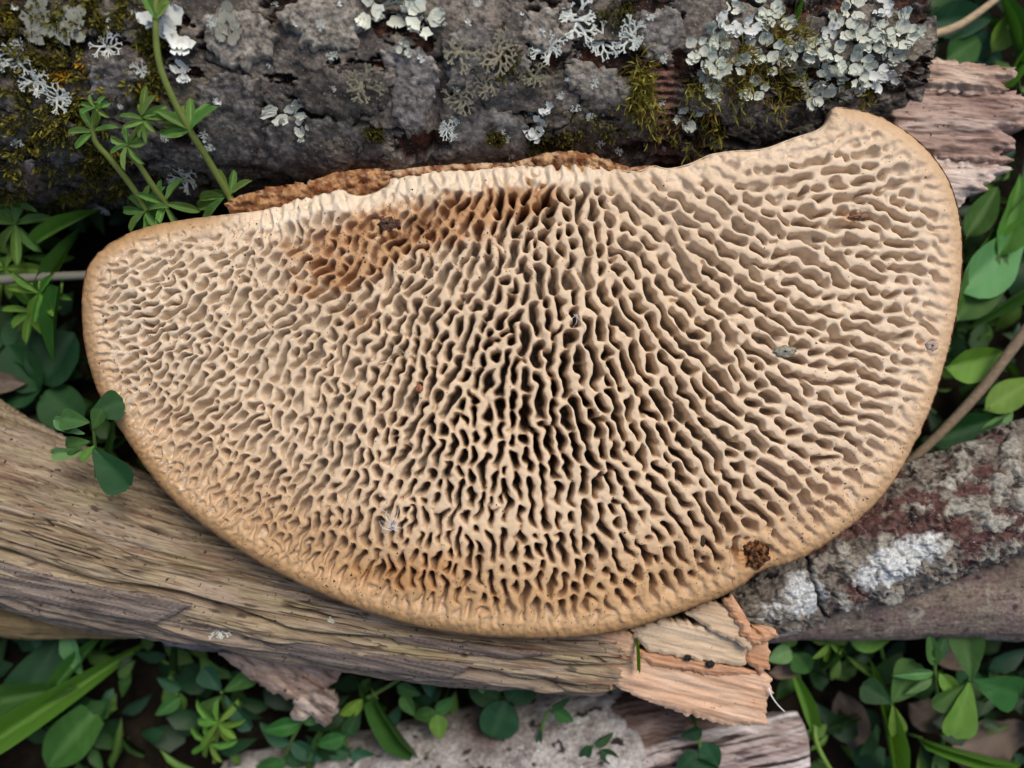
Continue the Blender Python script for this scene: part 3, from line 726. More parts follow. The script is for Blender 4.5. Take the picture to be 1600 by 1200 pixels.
# ---- weathered barkless log, lower left
def build_weathered():
    root = thing('weathered_log', 'long grey weathered branch without bark running under the fungus rim', 'branch', M(450, 900, -330))
    path = [(-380, 640, -215, 165), (-100, 758, -212, 150), (0, 797, -205, 136), (250, 878, -195, 112), (540, 948, -188, 94), (780, 984, -180, 84), (930, 1006, -176, 68), (985, 1016, -180, 48)]
    def disp(s, a, th, px, py):
        r1 = 1 - np.abs(fbm(s / 420, a / 34, 3, 205)); 
        h = 16 * (r1 - .8) + 9 * fbm(s / 260, a / 13, 4, 201) + 4.5 * fbm(s / 110, a / 5, 3, 203) + 12 * fbm(s / 240, a / 110, 2, 207)
        cr = np.exp(-((a - 20 * fbm(s / 200, s * 0, 2, 3) - 18) / 5) ** 2) + np.exp(-((a - 26 * fbm(s / 260, s * 0 + 4, 2, 6) - 62) / 6) ** 2) + .7 * np.exp(-((a - 22 * fbm(s / 180, s * 0 + 9, 2, 8) + 40) / 4) ** 2)
        c2 = ss(.035, .0, np.abs(fbm(s / 380, a / 30, 3, 233))) * ss(-.2, .2, fbm(s / 150, a / 60, 2, 235))
        return h - 18 * cr - 9 * c2 + 2.5 * fbm(s / 45, a / 3.2, 3, 237)
    def colf(s, a, th, px, py, dz):
        c = wood_cols(px, py, s, a, 211, (.32, .255, .165), (.22, .16, .10), (.39, .315, .225), (.10, .062, .04), ls=300., la=10.)
        c = mixc(c, (.33, .26, .20), ss(-.05, .35, fbm(s / 200, a / 45, 3, 219)) * .6)
        c = mixc(c, (.30, .27, .13), ss(.05, .45, fbm(s / 150, a / 30, 3, 223)) * .35)
        c = mixc(c, (.17, .085, .06), ss(.22, .45, fbm(s / 120, a / 12, 4, 227)) * .7)
        c = mixc(c, (.04, .03, .025), ss(.36, .5, fbm(s / 60, a / 9, 4, 231)) * .8)
        c2 = ss(.045, .0, np.abs(fbm(s / 380, a / 30, 3, 233))) * ss(-.2, .2, fbm(s / 150, a / 60, 2, 235))
        c = mixc(c, (.03, .022, .018), c2 * .85)
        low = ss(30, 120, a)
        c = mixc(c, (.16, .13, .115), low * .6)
        return c
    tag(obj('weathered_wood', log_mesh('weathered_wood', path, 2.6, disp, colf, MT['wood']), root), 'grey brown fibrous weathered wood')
    # loose layers of wood lifting along the lower side
    def layer(poly, z0, zx, seed, c0, c1, c2, lab):
        an = .2
        cx, cy = np.mean(poly, 0)
        def zt(x, y, d):
            s_ = x * math.cos(an) + y * math.sin(an); a_ = -x * math.sin(an) + y * math.cos(an)
            return z0 + zx * (x - cx) - .55 * (y - cy - .2 * (x - cx)) + 5 * fbm(s_ / 150, a_ / 9, 4, seed) + 2.5 * fbm(s_ / 60, a_ / 4, 3, seed + 1) - 4 * ss(5, 0, d)
        def ct(x, y, d, z):
            s_ = x * math.cos(an) + y * math.sin(an); a_ = -x * math.sin(an) + y * math.cos(an)
            return wood_cols(x, y, s_, a_, seed + 2, c0, c1, c2, (.07, .045, .035), ls=260., la=8.)
        tag(obj('wood_layer', patch('wood_layer', poly, 2.0, zt, ct, 12, MT['wood'], rough_edge=9, seed=seed), root), lab)
    layer([(-120, 850), (0, 878), (90, 902), (170, 922), (240, 930), (300, 946), (240, 976), (180, 964), (100, 948), (0, 930), (-120, 904)], -66, .03, 341, (.27, .22, .175), (.18, .14, .115), (.33, .27, .22), 'grey layer of wood lifting at the thick end')
    layer([(180, 948), (260, 958), (330, 972), (400, 980), (330, 986), (250, 978), (190, 966)], -84, .02, 351, (.36, .29, .21), (.25, .19, .13), (.38, .31, .25), 'tan splinter layer along the lower side')
    layer([(380, 985), (470, 998), (560, 1018), (650, 1030), (740, 1040), (700, 1062), (600, 1052), (500, 1038), (420, 1014)], -92, .03, 361, (.20, .165, .14), (.13, .105, .09), (.29, .24, .19), 'dark ragged layer along the thin end')
    layer([(600, 985), (690, 1000), (780, 1012), (870, 1022), (800, 1030), (700, 1018), (620, 1004)], -76, .02, 371, (.24, .18, .14), (.15, .11, .09), (.34, .27, .21), 'brown frayed layer just below the fungus rim')
    # freshly split orange end
    ta = math.radians(-14)
    def split(poly, z0, zs, seed, cset, lab, thick=40, edge=12, name='split_face', sp=1.9, amp=1.):
        cx, cy = np.mean(poly, 0)
        def sa(x, y): return x * math.cos(ta) - y * math.sin(ta), x * math.sin(ta) + y * math.cos(ta)
        def zt(x, y, d):
            s, a = sa(x, y)
            return z0 + zs * (y - cy) + amp * (6 * fbm(s / 170, a / 16, 4, seed) + 2.6 * fbm(s / 80, a / 4.5, 3, seed + 2)) - 5 * ss(6, 0, d)
        def ct(x, y, d, z):
            s, a = sa(x, y)
            return wood_cols(x, y, s, a, seed + 4, *cset, ls=200., la=26.)
        tag(obj(name, patch(name, poly, sp, zt, ct, thick, MT['split'], rough_edge=edge, seed=seed), root), lab)
    orange = ((.60, .40, .27), (.52, .32, .20), (.64, .46, .33), (.52, .33, .21))
    palew = ((.60, .46, .31), (.52, .38, .25), (.66, .54, .40), (.46, .33, .22))
    rust = ((.56, .33, .20), (.46, .24, .13), (.62, .42, .28), (.30, .15, .08))
    split([(950, 1030), (985, 1012), (1060, 1030), (1140, 1045), (1190, 1050), (1206, 1060), (1205, 1088), (1196, 1096), (1200, 1132), (1140, 1134), (1090, 1122), (1040, 1106), (985, 1085), (962, 1072)], -118, -.10, 241, orange, 'broad orange split face of the broken end')
    split([(893, 1000), (930, 990), (975, 986), (1000, 1000), (992, 1030), (965, 1050), (955, 1078), (944, 1070), (925, 1040), (905, 1018)], -110, -.25, 251, rust, 'rusty ragged lip of the broken end', edge=9)
    split([(985, 985), (1040, 968), (1110, 978), (1160, 995), (1168, 1018), (1160, 1042), (1090, 1032), (1010, 1018)], -100, -.15, 261, palew, 'pale straw coloured splinter across the break')
    split([(1070, 958), (1110, 940), (1150, 945), (1172, 990), (1196, 1000), (1186, 1008), (1168, 1016), (1150, 1004), (1110, 985)], -84, .10, 271, palew, 'cream torn sheet of inner wood', thick=18, amp=.8)
    split([(1128, 938), (1146, 932), (1164, 960), (1178, 992), (1212, 984), (1216, 994), (1190, 1006), (1172, 1008), (1156, 984)], -76, 0, 281, rust, 'curled rust brown strip of inner bark', thick=16, name='inner_bark')
    split([(1168, 1004), (1200, 1002), (1203, 1046), (1186, 1052), (1162, 1030)], -108, .05, 291, rust, 'curled orange chip at the tip', thick=30, name='inner_bark')
    split([(985, 1012), (1080, 1030), (1160, 1044), (1192, 1052), (1120, 1056), (1020, 1042)], -108, 0, 301, rust, 'long thin sliver lying on the split face', thick=12, name='splinter', sp=1.6)
    # hanging strip of bark and splinters under the log
    def bark_strip(poly, z0, seed, c0, c1, lab, slope=0., edge=10, ang=-.6):
        def zt(x, y, d):
            s = x * math.cos(ang) - y * math.sin(ang); a = x * math.sin(ang) + y * math.cos(ang)
            return z0 + slope * (y - 1040) + 9 * fbm(s / 80, a / 14, 4, seed) + 4 * fbm(x / 8, y / 8, 3, seed + 1) - 8 * ss(8, 0, d)
        def ct(x, y, d, z):
            s = x * math.cos(ang) - y * math.sin(ang); a = x * math.sin(ang) + y * math.cos(ang)
            return mixc(mixc(cv(c0, x.shape), c1, ss(-.25, .3, fbm(s / 70, a / 10, 4, seed + 2))), (.035, .025, .02), ss(.15, .45, fbm(s / 40, a / 7, 3, seed + 5)) * .8)
        tag(obj('bark_strip', patch('bark_strip', poly, 2.2, zt, ct, 24, MT['wood'], rough_edge=edge, seed=seed), root), lab)
    bark_strip([(235, 975), (280, 978), (350, 990), (420, 1000), (500, 1010), (540, 1018), (530, 1040), (450, 1032), (380, 1022), (320, 1018), (255, 1008)], -196, 311, (.10, .085, .085), (.21, .19, .19), 'dark flaking bark along the underside', ang=-.15)
    bark_strip([(340, 1020), (400, 1012), (470, 1020), (535, 1030), (530, 1060), (500, 1085), (470, 1098), (430, 1085), (390, 1060)], -222, 321, (.30, .20, .15), (.42, .31, .24), 'brown flap of split bark hanging below', slope=-.5)
    bark_strip([(462, 1090), (500, 1075), (526, 1085), (526, 1115), (510, 1138), (486, 1120), (468, 1128), (452, 1120)], -235, 331, (.14, .10, .08), (.46, .38, .32), 'pale tipped fragment at the end of the hanging bark', edge=8)
    return root
WEATHERED = build_weathered()

# ---- split stick below the weathered log
def simple_log(name, label, cat, part, path, seed, dispk, cols, mat, sp=3.2, extra=None, group=None, wl=(260., 12.), dex=None):
    mid = path[len(path) // 2]
    root = thing(name, label, cat, M(mid[0], mid[1], mid[2] - mid[3]), group)
    def disp(s, a, th, px, py):
        return (dex(s, a, px, py) if dex else 0) + dispk * (9 * fbm(s / wl[0], a / wl[1], 4, seed) + 5 * fbm(s / 40, a / 25, 4, seed + 2) + 9 * fbm(s / 160, a / 80, 2, seed + 4))
    def colf(s, a, th, px, py, dz):
        c = wood_cols(px, py, s, a, seed + 6, *cols, ls=wl[0], la=wl[1])
        return extra(c, s, a, px, py) if extra else c
    obj(part, log_mesh(part, path, sp, disp, colf, mat), root)
    return root
simple_log('split_stick', 'smooth yellow brown split stick under the weathered branch', 'stick', 'wood',
           [(-260, 900, -292, 60), (0, 948, -290, 46), (140, 962, -288, 36), (262, 972, -288, 22)], 401, .45, ((.26, .185, .085), (.20, .135, .06), (.30, .235, .14), (.12, .08, .04)), MT['wood'])

# ---- lichen crusted branch on the right
def crust(c, s, a, px, py):
    n = fbm(s / 45, a / 45, 5, 431, .6); n2 = fbm(s / 14, a / 14, 4, 433, .6)
    red = ss(.0, .12, fbm(s / 70, a / 40, 4, 437) + .35 * np.exp(-((px - 1440) / 110) ** 2 - ((py - 800) / 50) ** 2) - .12)
    c = mixc(c, mixc(cv((.085, .04, .035), s.shape), (.17, .09, .075), ss(-.2, .3, n2)), red)
    pale = ss(.06, .22, n + .25 * np.exp(-((px - 1560) / 70) ** 2 - ((py - 775) / 60) ** 2) - .05)
    c = mixc(c, (.46, .44, .37), pale * .85)
    w = np.exp(-((px - 1400) / 70) ** 2 - ((py - 875 + .42 * (px - 1400)) / 30) ** 2) + np.exp(-((px - 1255) / 28) ** 2 - ((py - 925) / 32) ** 2) + .45 * np.exp(-((px - 1200) / 30) ** 2 - ((py - 955) / 26) ** 2)
    c = mixc(c, (.70, .72, .70), ss(.25, .55, w * (1 + 1.2 * n2)))
    c = mixc(c, (.03, .022, .02), ss(.27, .42, fbm(s / 30, a / 26, 4, 441)) * .9)
    ck = np.exp(-((px - 1262 - (py - 880) * .3 - 5 * fbm(py / 14, py * 0, 2, 3)) / 3.2) ** 2)
    return mixc(c, (.012, .01, .01), ck * ss(850, 868, py))
def crust_relief(s, a, px, py):
    n = fbm(s / 45, a / 45, 5, 431, .6)
    f1, f2, _ = worley((s + 16 * fbm(s / 30, a / 30, 3, 3)) / 46, (a + 16 * fbm(s / 30, a / 30, 3, 6)) / 40, 31)
    ck = np.exp(-((px - 1262 - (py - 880) * .3 - 5 * fbm(py / 14, py * 0, 2, 3)) / 3.2) ** 2) * ss(850, 868, py)
    return 7 * ss(.0, .14, n) + 6 * ss(0, .10, f2 - f1) + 3 * fbm(s / 8, a / 8, 3, 443) - 10 * ck
BR = simple_log('lichen_branch', 'bark covered branch with white lichen crust and dark crack, touching the fungus rim', 'branch', 'bark',
           [(1150, 952, -182, 36), (1190, 936, -176, 52), (1300, 872, -172, 78), (1450, 815, -172, 84), (1600, 762, -176, 88), (1850, 670, -180, 95)],
           421, .75, ((.27, .235, .19), (.17, .14, .115), (.36, .33, .27), (.09, .07, .055)), MT['bark'], sp=2.4, extra=crust, wl=(60., 40.), dex=crust_relief)

# ---- log below it
def greyish(c, s, a, px, py):
    c = mixc(c, (.20, .135, .13), ss(-.05, .35, fbm(s / 70, a / 60, 3, 461)) * .7)
    c = mixc(c, (.40, .36, .31), ss(.2, .45, fbm(s / 30, a / 30, 4, 465)) * .7)
    return mixc(c, (.04, .03, .03), ss(.25, .45, fbm(s / 25, a / 18, 4, 469)) * .8)
simple_log('fallen_log', 'smooth grey brown log lying beneath the lichen crusted branch', 'log', 'bark',
           [(1090, 985, -262, 22), (1180, 970, -262, 34), (1330, 940, -262, 58), (1480, 920, -264, 76), (1620, 905, -266, 92), (1900, 880, -270, 100)],
           451, .5, ((.27, .215, .165), (.19, .15, .12), (.31, .26, .21), (.12, .09, .07)), MT['bark'], sp=3.0, extra=greyish, wl=(120., 40.))

# ---- pale log and pale broken stick at the bottom
def whitebark(c, s, a, px, py):
    n = fbm(s / 60, a / 60, 5, 481, .6)
    c = mixc(c, (.50, .47, .45), ss(-.25, .15, n)); c = mixc(c, (.66, .65, .63), ss(.1, .4, fbm(s / 24, a / 24, 4, 483)) * .8)
    c = mixc(c, (.035, .026, .024), ss(.28, .36, fbm(s / 26, a / 26, 4, 487)))
    return mixc(c, (.10, .055, .035), np.exp(-((px - 760) / 60) ** 2 - ((py - 1140) / 40) ** 2) * .9)
simple_log('pale_log', 'whitish blotched log low among the leaves below the weathered branch', 'log', 'bark',
           [(380, 1330, -430, 150), (600, 1298, -412, 152), (800, 1246, -398, 150), (930, 1196, -390, 136), (1000, 1176, -392, 112)], 471, .7,
           ((.36, .33, .31), (.27, .24, .23), (.48, .46, .44), (.14, .11, .10)), MT['bark'], sp=3.0, extra=whitebark, wl=(60., 50.))
def streak(c, s, a, px, py):
    c = mixc(c, (.035, .022, .02), ss(.05, .25, fbm(s / 150, a / 12, 4, 497)))
    return mixc(c, (.62, .58, .57), ss(.0, .35, fbm(s / 160, a / 22, 3, 499)) * np.exp(-((py - 1140 + .12 * (px - 1120)) / 30) ** 2))
simple_log('broken_stick', 'pale streaked broken stick with blunt dark end below the orange split wood', 'stick', 'wood',
           [(960, 1235, -300, 46), (1050, 1198, -296, 50), (1160, 1176, -292, 52), (1240, 1160, -292, 48), (1252, 1158, -292, 40)], 491, .8,
           ((.40, .33, .31), (.26, .19, .17), (.58, .53, .51), (.10, .06, .05)), MT['wood'], sp=2.6, extra=streak, wl=(200., 13.))
simple_log('brown_stick', 'dark brown layered stick between the pale log and the broken stick', 'stick', 'wood',
           [(900, 1150, -340, 34), (1000, 1128, -335, 46), (1090, 1118, -335, 44), (1140, 1112, -338, 26)], 511, 1.0,
           ((.20, .13, .10), (.13, .08, .065), (.33, .25, .21), (.05, .035, .03)), MT['wood'], sp=2.8, wl=(120., 9.))
# ================================================================== MOSS AND LICHEN ON THE LOG
rnd = random.Random(11)
bpy.context.view_layer.update()
dg_ = bpy.context.evaluated_depsgraph_get()
def hit(o, px, py):
    """where the camera ray of a photo pixel meets the bark (or object o); normal smoothed to the log's round"""
    org = Vector((0, 0, (D - GZ) * S)); tgt = M(px, py, 0)
    if o is LOGBARK:
        ok, w_, nor, _, ob, _ = sc.ray_cast(dg_, org, (tgt - org).normalized())
        if not ok or ob.name.split('.')[0] not in ('bark', 'bark_plate'): return None
        p = np.array([w_.x / S, w_.y / S, w_.z / S + GZ])
        c = np.array([p[0], W(0, np.interp(px, LP_[:, 0], LP_[:, 1]), -205)[1], -205.])
        return p, (p - c) / np.linalg.norm(p - c)
    inv = o.matrix_world.inverted()
    a = inv @ org; b = (inv.to_3x3() @ (tgt - org)).normalized()
    ok, loc, nor, _ = o.ray_cast(a, b)
    if not ok: return None
    w_ = o.matrix_world @ loc
    return np.array([w_.x / S, w_.y / S, w_.z / S + GZ]), np.array((0, 0, 1.))
LP_ = np.array(LOGPATH, float)

def moss(name, label, spots, n, size, cols, seed, feather=False):
    r = np.random.default_rng(seed); Vs = []; Fs = []; Cs = []; k = 0
    for i in range(n):
        cx, cy, rx, ry = spots[r.integers(len(spots))]
        px, py = cx + r.normal() * rx * .55, cy + r.normal() * ry * .55
        if perlin(np.array([px / 26.]), np.array([py / 26.]), seed)[0] < -.08: continue
        h = hit(LOGBARK, px, py)
        if h is None: continue
        p, nor = h
        base = np.array(cols[r.integers(len(cols))])
        for j in range(r.integers(4, 8)):
            d = nor * r.uniform(.5, 1.2) + r.normal(size=3) * .75; d /= np.linalg.norm(d)
            L = size * r.uniform(.6, 1.4); s = np.cross(d, r.normal(size=3)); s /= np.linalg.norm(s) + 1e-6
            wd = L * (.065 if feather else .17)
            q = p + r.normal(size=3) * size * .35
            up = np.cross(s, d)
            v = np.array([q - s * wd * .5, q + s * wd * .5, q + d * L * .55 + s * wd + up * L * .1, q + d * L * .55 - s * wd + up * L * .1, q + d * L])
            Vs.append(v); Fs.append(np.array([[0, 1, 2], [0, 2, 3], [3, 2, 4]]) + k); k += 5
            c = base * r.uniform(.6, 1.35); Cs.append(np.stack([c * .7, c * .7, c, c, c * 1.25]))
    tag(obj(name, mesh_np(name, np.vstack(Vs), np.vstack(Fs), np.vstack(Cs), MT['moss'], smooth=False)), label, 'moss', kind='stuff')

OL = [(.17, .155, .022), (.11, .105, .02), (.07, .06, .018), (.24, .21, .03)]
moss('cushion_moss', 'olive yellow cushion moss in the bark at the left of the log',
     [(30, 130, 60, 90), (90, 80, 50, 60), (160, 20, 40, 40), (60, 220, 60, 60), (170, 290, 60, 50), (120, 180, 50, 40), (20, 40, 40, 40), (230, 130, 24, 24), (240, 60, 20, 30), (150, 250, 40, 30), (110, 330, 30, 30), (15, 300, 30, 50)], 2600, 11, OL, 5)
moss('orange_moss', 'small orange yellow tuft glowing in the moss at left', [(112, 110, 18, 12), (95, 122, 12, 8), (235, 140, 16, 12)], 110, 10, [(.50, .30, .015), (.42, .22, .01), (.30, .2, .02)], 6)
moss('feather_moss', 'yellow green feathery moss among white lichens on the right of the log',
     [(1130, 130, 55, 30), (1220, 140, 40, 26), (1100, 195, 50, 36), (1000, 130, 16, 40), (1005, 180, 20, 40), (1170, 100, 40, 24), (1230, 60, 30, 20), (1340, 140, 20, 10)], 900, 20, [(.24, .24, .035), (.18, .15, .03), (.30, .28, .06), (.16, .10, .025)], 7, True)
moss('dark_moss', 'dark olive moss in the hollow above the torn flesh',
     [(930, 200, 60, 30), (880, 220, 40, 20), (585, 210, 14, 10), (780, 215, 12, 8), (960, 20, 24, 14), (860, 230, 30, 16), (790, 100, 40, 30)], 700, 9, [(.10, .09, .02), (.05, .04, .015), (.15, .14, .025)], 8)

def lichen_mesh(seed, lobes, col_, curl):
    r = np.random.default_rng(seed); Vs = []; Fs = []; Cs = []; k = 0
    for i in range(lobes):
        an = r.uniform(0, 6.283); off = r.uniform(0, .55); L = r.uniform(.35, .62); wd = r.uniform(.22, .40)
        t = np.linspace(0, 1, 6); v = np.linspace(-1, 1, 6)
        T, Vg = np.meshgrid(t, v, indexing='ij')
        wid = wd * (.35 + .75 * T ** .7) * np.sqrt(np.clip(1.08 - T ** 5, .05, 1))
        notch = .16 * ss(.6, 1, T) * np.cos(Vg * math.pi * r.integers(1, 4) + r.uniform(0, 3))
        X = off + L * T + notch * L; Y = wid * Vg * (1 + .15 * np.sin(T * 9 + i))
        Z = .05 + .03 * i / lobes + curl * (ss(.5, 1, T) * .22 + .16 * np.abs(Vg) ** 2 * T) * r.uniform(.3, 1.3) + .05 * fbm(T * 3 + i, Vg * 2, 2, seed + i)
        x = X * math.cos(an) - Y * math.sin(an); y = X * math.sin(an) + Y * math.cos(an)
        Vs.append(np.stack([x, y, Z], -1).reshape(-1, 3)); ii = np.arange(36).reshape(6, 6) + k; k += 36
        Fs.append(np.stack([ii[:-1, :-1], ii[1:, :-1], ii[1:, 1:], ii[:-1, 1:]], -1).reshape(-1, 4))
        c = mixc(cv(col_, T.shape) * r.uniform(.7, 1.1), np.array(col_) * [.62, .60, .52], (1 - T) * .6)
        Cs.append(c.reshape(-1, 3))
    return mesh_np('lichen', np.vstack(Vs), np.vstack(Fs), np.vstack(Cs), MT['lichen'], scale=False)

def branch_mesh(seed, n, col_):
    """narrow forking lobes of a bushy lichen"""
    r = np.random.default_rng(seed); Vs = []; Fs = []; Cs = []; k = 0
    def rec(p, an, L, w_, dep):
        nonlocal k
        q = p + np.array([math.cos(an) * L, math.sin(an) * L, L * r.uniform(-.1, .55)])
        s = np.array([-math.sin(an), math.cos(an), 0])
        for h_, sgn in ((0, 1),):
            w2 = w_ * .85
            v = np.array([p - s * w_, p + [0, 0, w_ * .7], p + s * w_, q - s * w2, q + [0, 0, w2 * .7], q + s * w2])
            Vs.append(v); Fs.append(np.array([[0, 3, 4, 1], [1, 4, 5, 2]]) + k); k += 6
            Cs.append(np.array([np.array(col_) * r.uniform(.65, 1.05)] * 3 + [np.array(col_) * r.uniform(.85, 1.2)] * 3))
        if dep:
            for da in (-.55, .5): rec(q, an + da + r.normal() * .25, L * r.uniform(.6, .85), w_ * .8, dep - 1)
    for i in range(n): rec(np.array([r.normal() * .15, r.normal() * .15, .02]), 6.283 * i / n + r.normal() * .3, r.uniform(.28, .4), .075, 3)
    return mesh_np('lichen', np.vstack(Vs), np.vstack(Fs), np.vstack(Cs), MT['lichen'], scale=False, smooth=True)

MINT = (.68, .72, .62); WHITE = (.76, .79, .76); GREYG = (.34, .35, .29); OLIVE = (.25, .235, .165)
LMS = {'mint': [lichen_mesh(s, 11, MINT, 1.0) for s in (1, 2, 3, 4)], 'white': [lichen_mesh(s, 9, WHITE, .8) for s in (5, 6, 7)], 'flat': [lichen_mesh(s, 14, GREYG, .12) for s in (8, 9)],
       'olive': [branch_mesh(s, 8, OLIVE) for s in (11, 12, 13)], 'pale': [branch_mesh(s, 9, (.60, .64, .58)) for s in (14, 15, 16)]}
def lichen(kind, px, py, r, label, group=None, on=None, lift=0., name='lichen', sx=1., rot=None):
    h = hit(on or LOGBARK, px, py)
    if h is None: return
    p, nor = h
    if r < 26 or True: p = p + nor * lift
    o = bpy.data.objects.new(name, rnd.choice(LMS[kind])); col.objects.link(o)
    o.location = (p[0] * S, p[1] * S, (p[2] - GZ) * S)
    nv = (Vector(nor) + Vector((rnd.uniform(-.15, .15), rnd.uniform(-.15, .15), .5))).normalized()
    qn = nv.to_track_quat('Z', 'Y')
    o.rotation_mode = 'QUATERNION'
    o.rotation_quaternion = qn @ Euler((0, 0, rnd.uniform(0, 6.28) if rot is None else rot)).to_quaternion()
    o.scale = (r * S * sx, r * S, r * S)
    return tag(o, label, 'lichen', group)
LL = 6
for a in (('white', 284, 56, 44, 'large white lobed lichen behind the tall cleavers stem', 1.1), ('white', 246, 16, 34, 'white lichen patch at the bud of the tall cleavers', 1.), ('white', 284, 104, 24, 'white lichen tongue hanging below the large white lichen', .8),
          ('mint', 578, 14, 30, 'mint lichen left in the row at the top of the log', 1.2), ('mint', 620, 26, 34, 'mint lichen middle of the row at the top of the log', 1.3), ('mint', 664, 24, 36, 'broad mint lichen beside the dark wood gap at the log top', 1.),
          ('white', 832, 196, 28, 'chalk white lichen lump above the torn flesh', .8), ('white', 854, 165, 16, 'small white lichen crumb right of the chalk white lump', 1.), ('mint', 632, 78, 14, 'small mint lichen crumb on the grey bark plate', 1.),
          ('mint', 444, 172, 24, 'curled pale lichen ribbon on the dark bark plate', 1.6), ('mint', 470, 200, 16, 'lower tip of the curled pale lichen ribbon', 1.2), ('pale', 900, 30, 32, 'bushy pale lichen right of the dark wood gap', 1.2),
          ('pale', 942, 66, 27, 'bushy pale lichen left of the ringed bare strip', 1.), ('pale', 858, 78, 26, 'small bushy pale lichen on the dark bark', 1.), ('olive', 722, 82, 30, 'olive grey branching lichen above the split bark plate', 1.1),
          ('olive', 782, 86, 30, 'olive branching lichen next to the bushy pale lichen', 1.1), ('olive', 716, 148, 28, 'olive grey branching lichen lower on the split bark plate', 1.1), ('olive', 764, 132, 22, 'sparse olive branching lichen on the grey plate', 1.),
          ('olive', 566, 128, 34, 'dark branching lichen on the blackish bark lump', 1.), ('olive', 832, 118, 24, 'olive grey lichen above the white crumb', 1.), ('pale', 985, 60, 26, 'pale bushy lichen above the ringed bare strip', 1.),
          ('pale', 700, 200, 16, 'tiny pale lichen by the open bark split', 1.), ('flat', 355, 40, 26, 'flat grey lichen on the upper left bark plate', 1.2), ('flat', 60, 30, 34, 'flat grey lichen among the moss at far left', 1.2), ('flat', 112, 36, 30, 'flat grey lichen right of the far left one', 1.2),
          ('pale', 30, 92, 24, 'wispy grey lichen above the moss at the far left', 1.2), ('pale', 92, 150, 22, 'wispy grey lichen beside the orange moss tuft', 1.2), ('pale', 60, 128, 22, 'wispy grey lichen left of the orange moss tuft', 1.2), ('pale', 172, 72, 24, 'white wispy lichen above the short cleavers shoot', 1.),
          ('pale', 222, 110, 14, 'tiny white lichen left of the tall cleavers stem', 1.), ('pale', 290, 276, 24, 'pale crumbly lichen under the tall cleavers shoot', 1.3), ('pale', 160, 320, 16, 'tiny pale lichen beside the base of the cleavers', 1.)):
    lichen(a[0], a[1], a[2], a[3], a[4], None, lift=LL if a[0] != 'flat' else 3, sx=a[5])
r_ = random.Random(4)
spots = [(1128, 70), (1098, 62), (1150, 20), (1168, 40), (1190, 10), (1160, 72), (1196, 72), (1110, 96), (1084, 78), (1096, 130), (1110, 140), (1130, 100), (1170, 138), (1146, 96), (1215, 100), (1240, 80), (1268, 70), (1290, 52), (1320, 44),
         (1350, 60), (1380, 40), (1366, 76), (1400, 60), (1410, 44), (1395, 90), (1260, 132), (1284, 150), (1300, 104), (1316, 130), (1330, 92), (1345, 110), (1280, 106), (1236, 44), (1205, 40), (1300, 74), (1364, 110), (1386, 120), (1330, 20), (1370, 16), (1078, 178), (1246, 118), (1130, 46)]
for (x, y) in spots:
    big = r_.random()
    where = ('against the broken end of the log' if x > 1335 else 'beside the ringed bare strip' if x < 1120 else 'along the upper edge of the log above the feathery moss' if y < 62 else 'around the feathery moss on the log')
    lichen('mint' if big < .75 else 'white', x + r_.uniform(-6, 6), y + r_.uniform(-6, 6), r_.uniform(17, 30), 'pale mint rosette lichen ' + where, 'mint rosette lichens ' + where, lift=r_.uniform(4, 9))
G2 = 'lichen crumbs on the log'
for i in range(75):
    x, y = r_.uniform(0, 1050), r_.uniform(5, 250)
    if 600 < x < 700 and y > 90: continue
    lichen('pale' if r_.random() < .7 else 'white', x, y, r_.uniform(3, 9), 'tiny whitish lichen crumb scattered on the grey bark', G2, lift=2)
WB = next(c for c in WEATHERED.children if c.name.startswith('weathered_wood'))
lichen('pale', 346, 985, 17, 'tiny white bushy lichen on the lower edge of the weathered branch', on=WB, lift=3)
lichen('mint', 518, 968, 7, 'small white lichen dot on the weathered branch', on=WB, lift=1)

# ================================================================== LEAVES
def leaf_mesh(name, kind, nl, nw, fold, bend, wav, seed, base, vein):
    """unit leaf along +X, midrib on y=0; width given at scale 1"""
    t = np.linspace(0, 1, nl + 1)
    if kind == 'ovate': wd = .5 * np.sin(math.pi * t ** .8) ** .75 * (1 - .35 * t)
    elif kind == 'obovate': wd = .5 * (t ** .75) * np.sqrt(np.clip(1 - ((t - .58) / .425).clip(0, 1) ** 2.4, 0, 1)) * 1.12 + .01
    elif kind == 'narrow': wd = .5 * np.sin(math.pi * t ** .95).clip(0, 1) ** .55 * (.55 + .45 * t)
    elif kind == 'blade': wd = .5 * (1 - t ** 3) * (.6 + .4 * np.sin(math.pi * np.minimum(t * 1.5, 1) / 2))
    else: wd = .5 * np.sqrt(np.clip(1 - (2 * t - 1) ** 2, 0, 1))
    wd[0] = max(wd[0], .03); 
    v = np.linspace(-1, 1, 2 * nw + 1)
    Tg, Vg = np.meshgrid(t, v, indexing='ij')
    Y = Vg * wd[:, None]
    X = Tg - (.035 * (1 - np.abs(Vg)) * ss(.8, 1, Tg) if kind == 'obovate' else 0)
    Z = fold * np.abs(Y) - bend * Tg ** 2 + wav * (fbm(Tg * 3 + seed, Vg * 1.5, 2, seed) + .35 * np.sin(Tg * 16) * np.abs(Vg))
    V = np.stack([X, Y, Z], -1).reshape(-1, 3)
    i = np.arange(V.shape[0]).reshape(Tg.shape)
    F = np.stack([i[:-1, :-1], i[1:, :-1], i[1:, 1:], i[:-1, 1:]], -1).reshape(-1, 4)
    C = mixc(cv(base, Tg.shape), vein, np.exp(-(Vg / .14) ** 2) * .8 * (1 - .5 * Tg))
    C = mixc(C, vein, .25 * (np.sin(Tg * 42 - np.abs(Vg) * 9) > .72))
    C = C * (1 + .18 * fbm(Tg * 4 + seed, Vg * 2, 2, seed + 3))[..., None]
    return mesh_np(name, V, F, C.reshape(-1, 3), MT['leaf'] if kind != 'dead' else MT['dead'], scale=False)

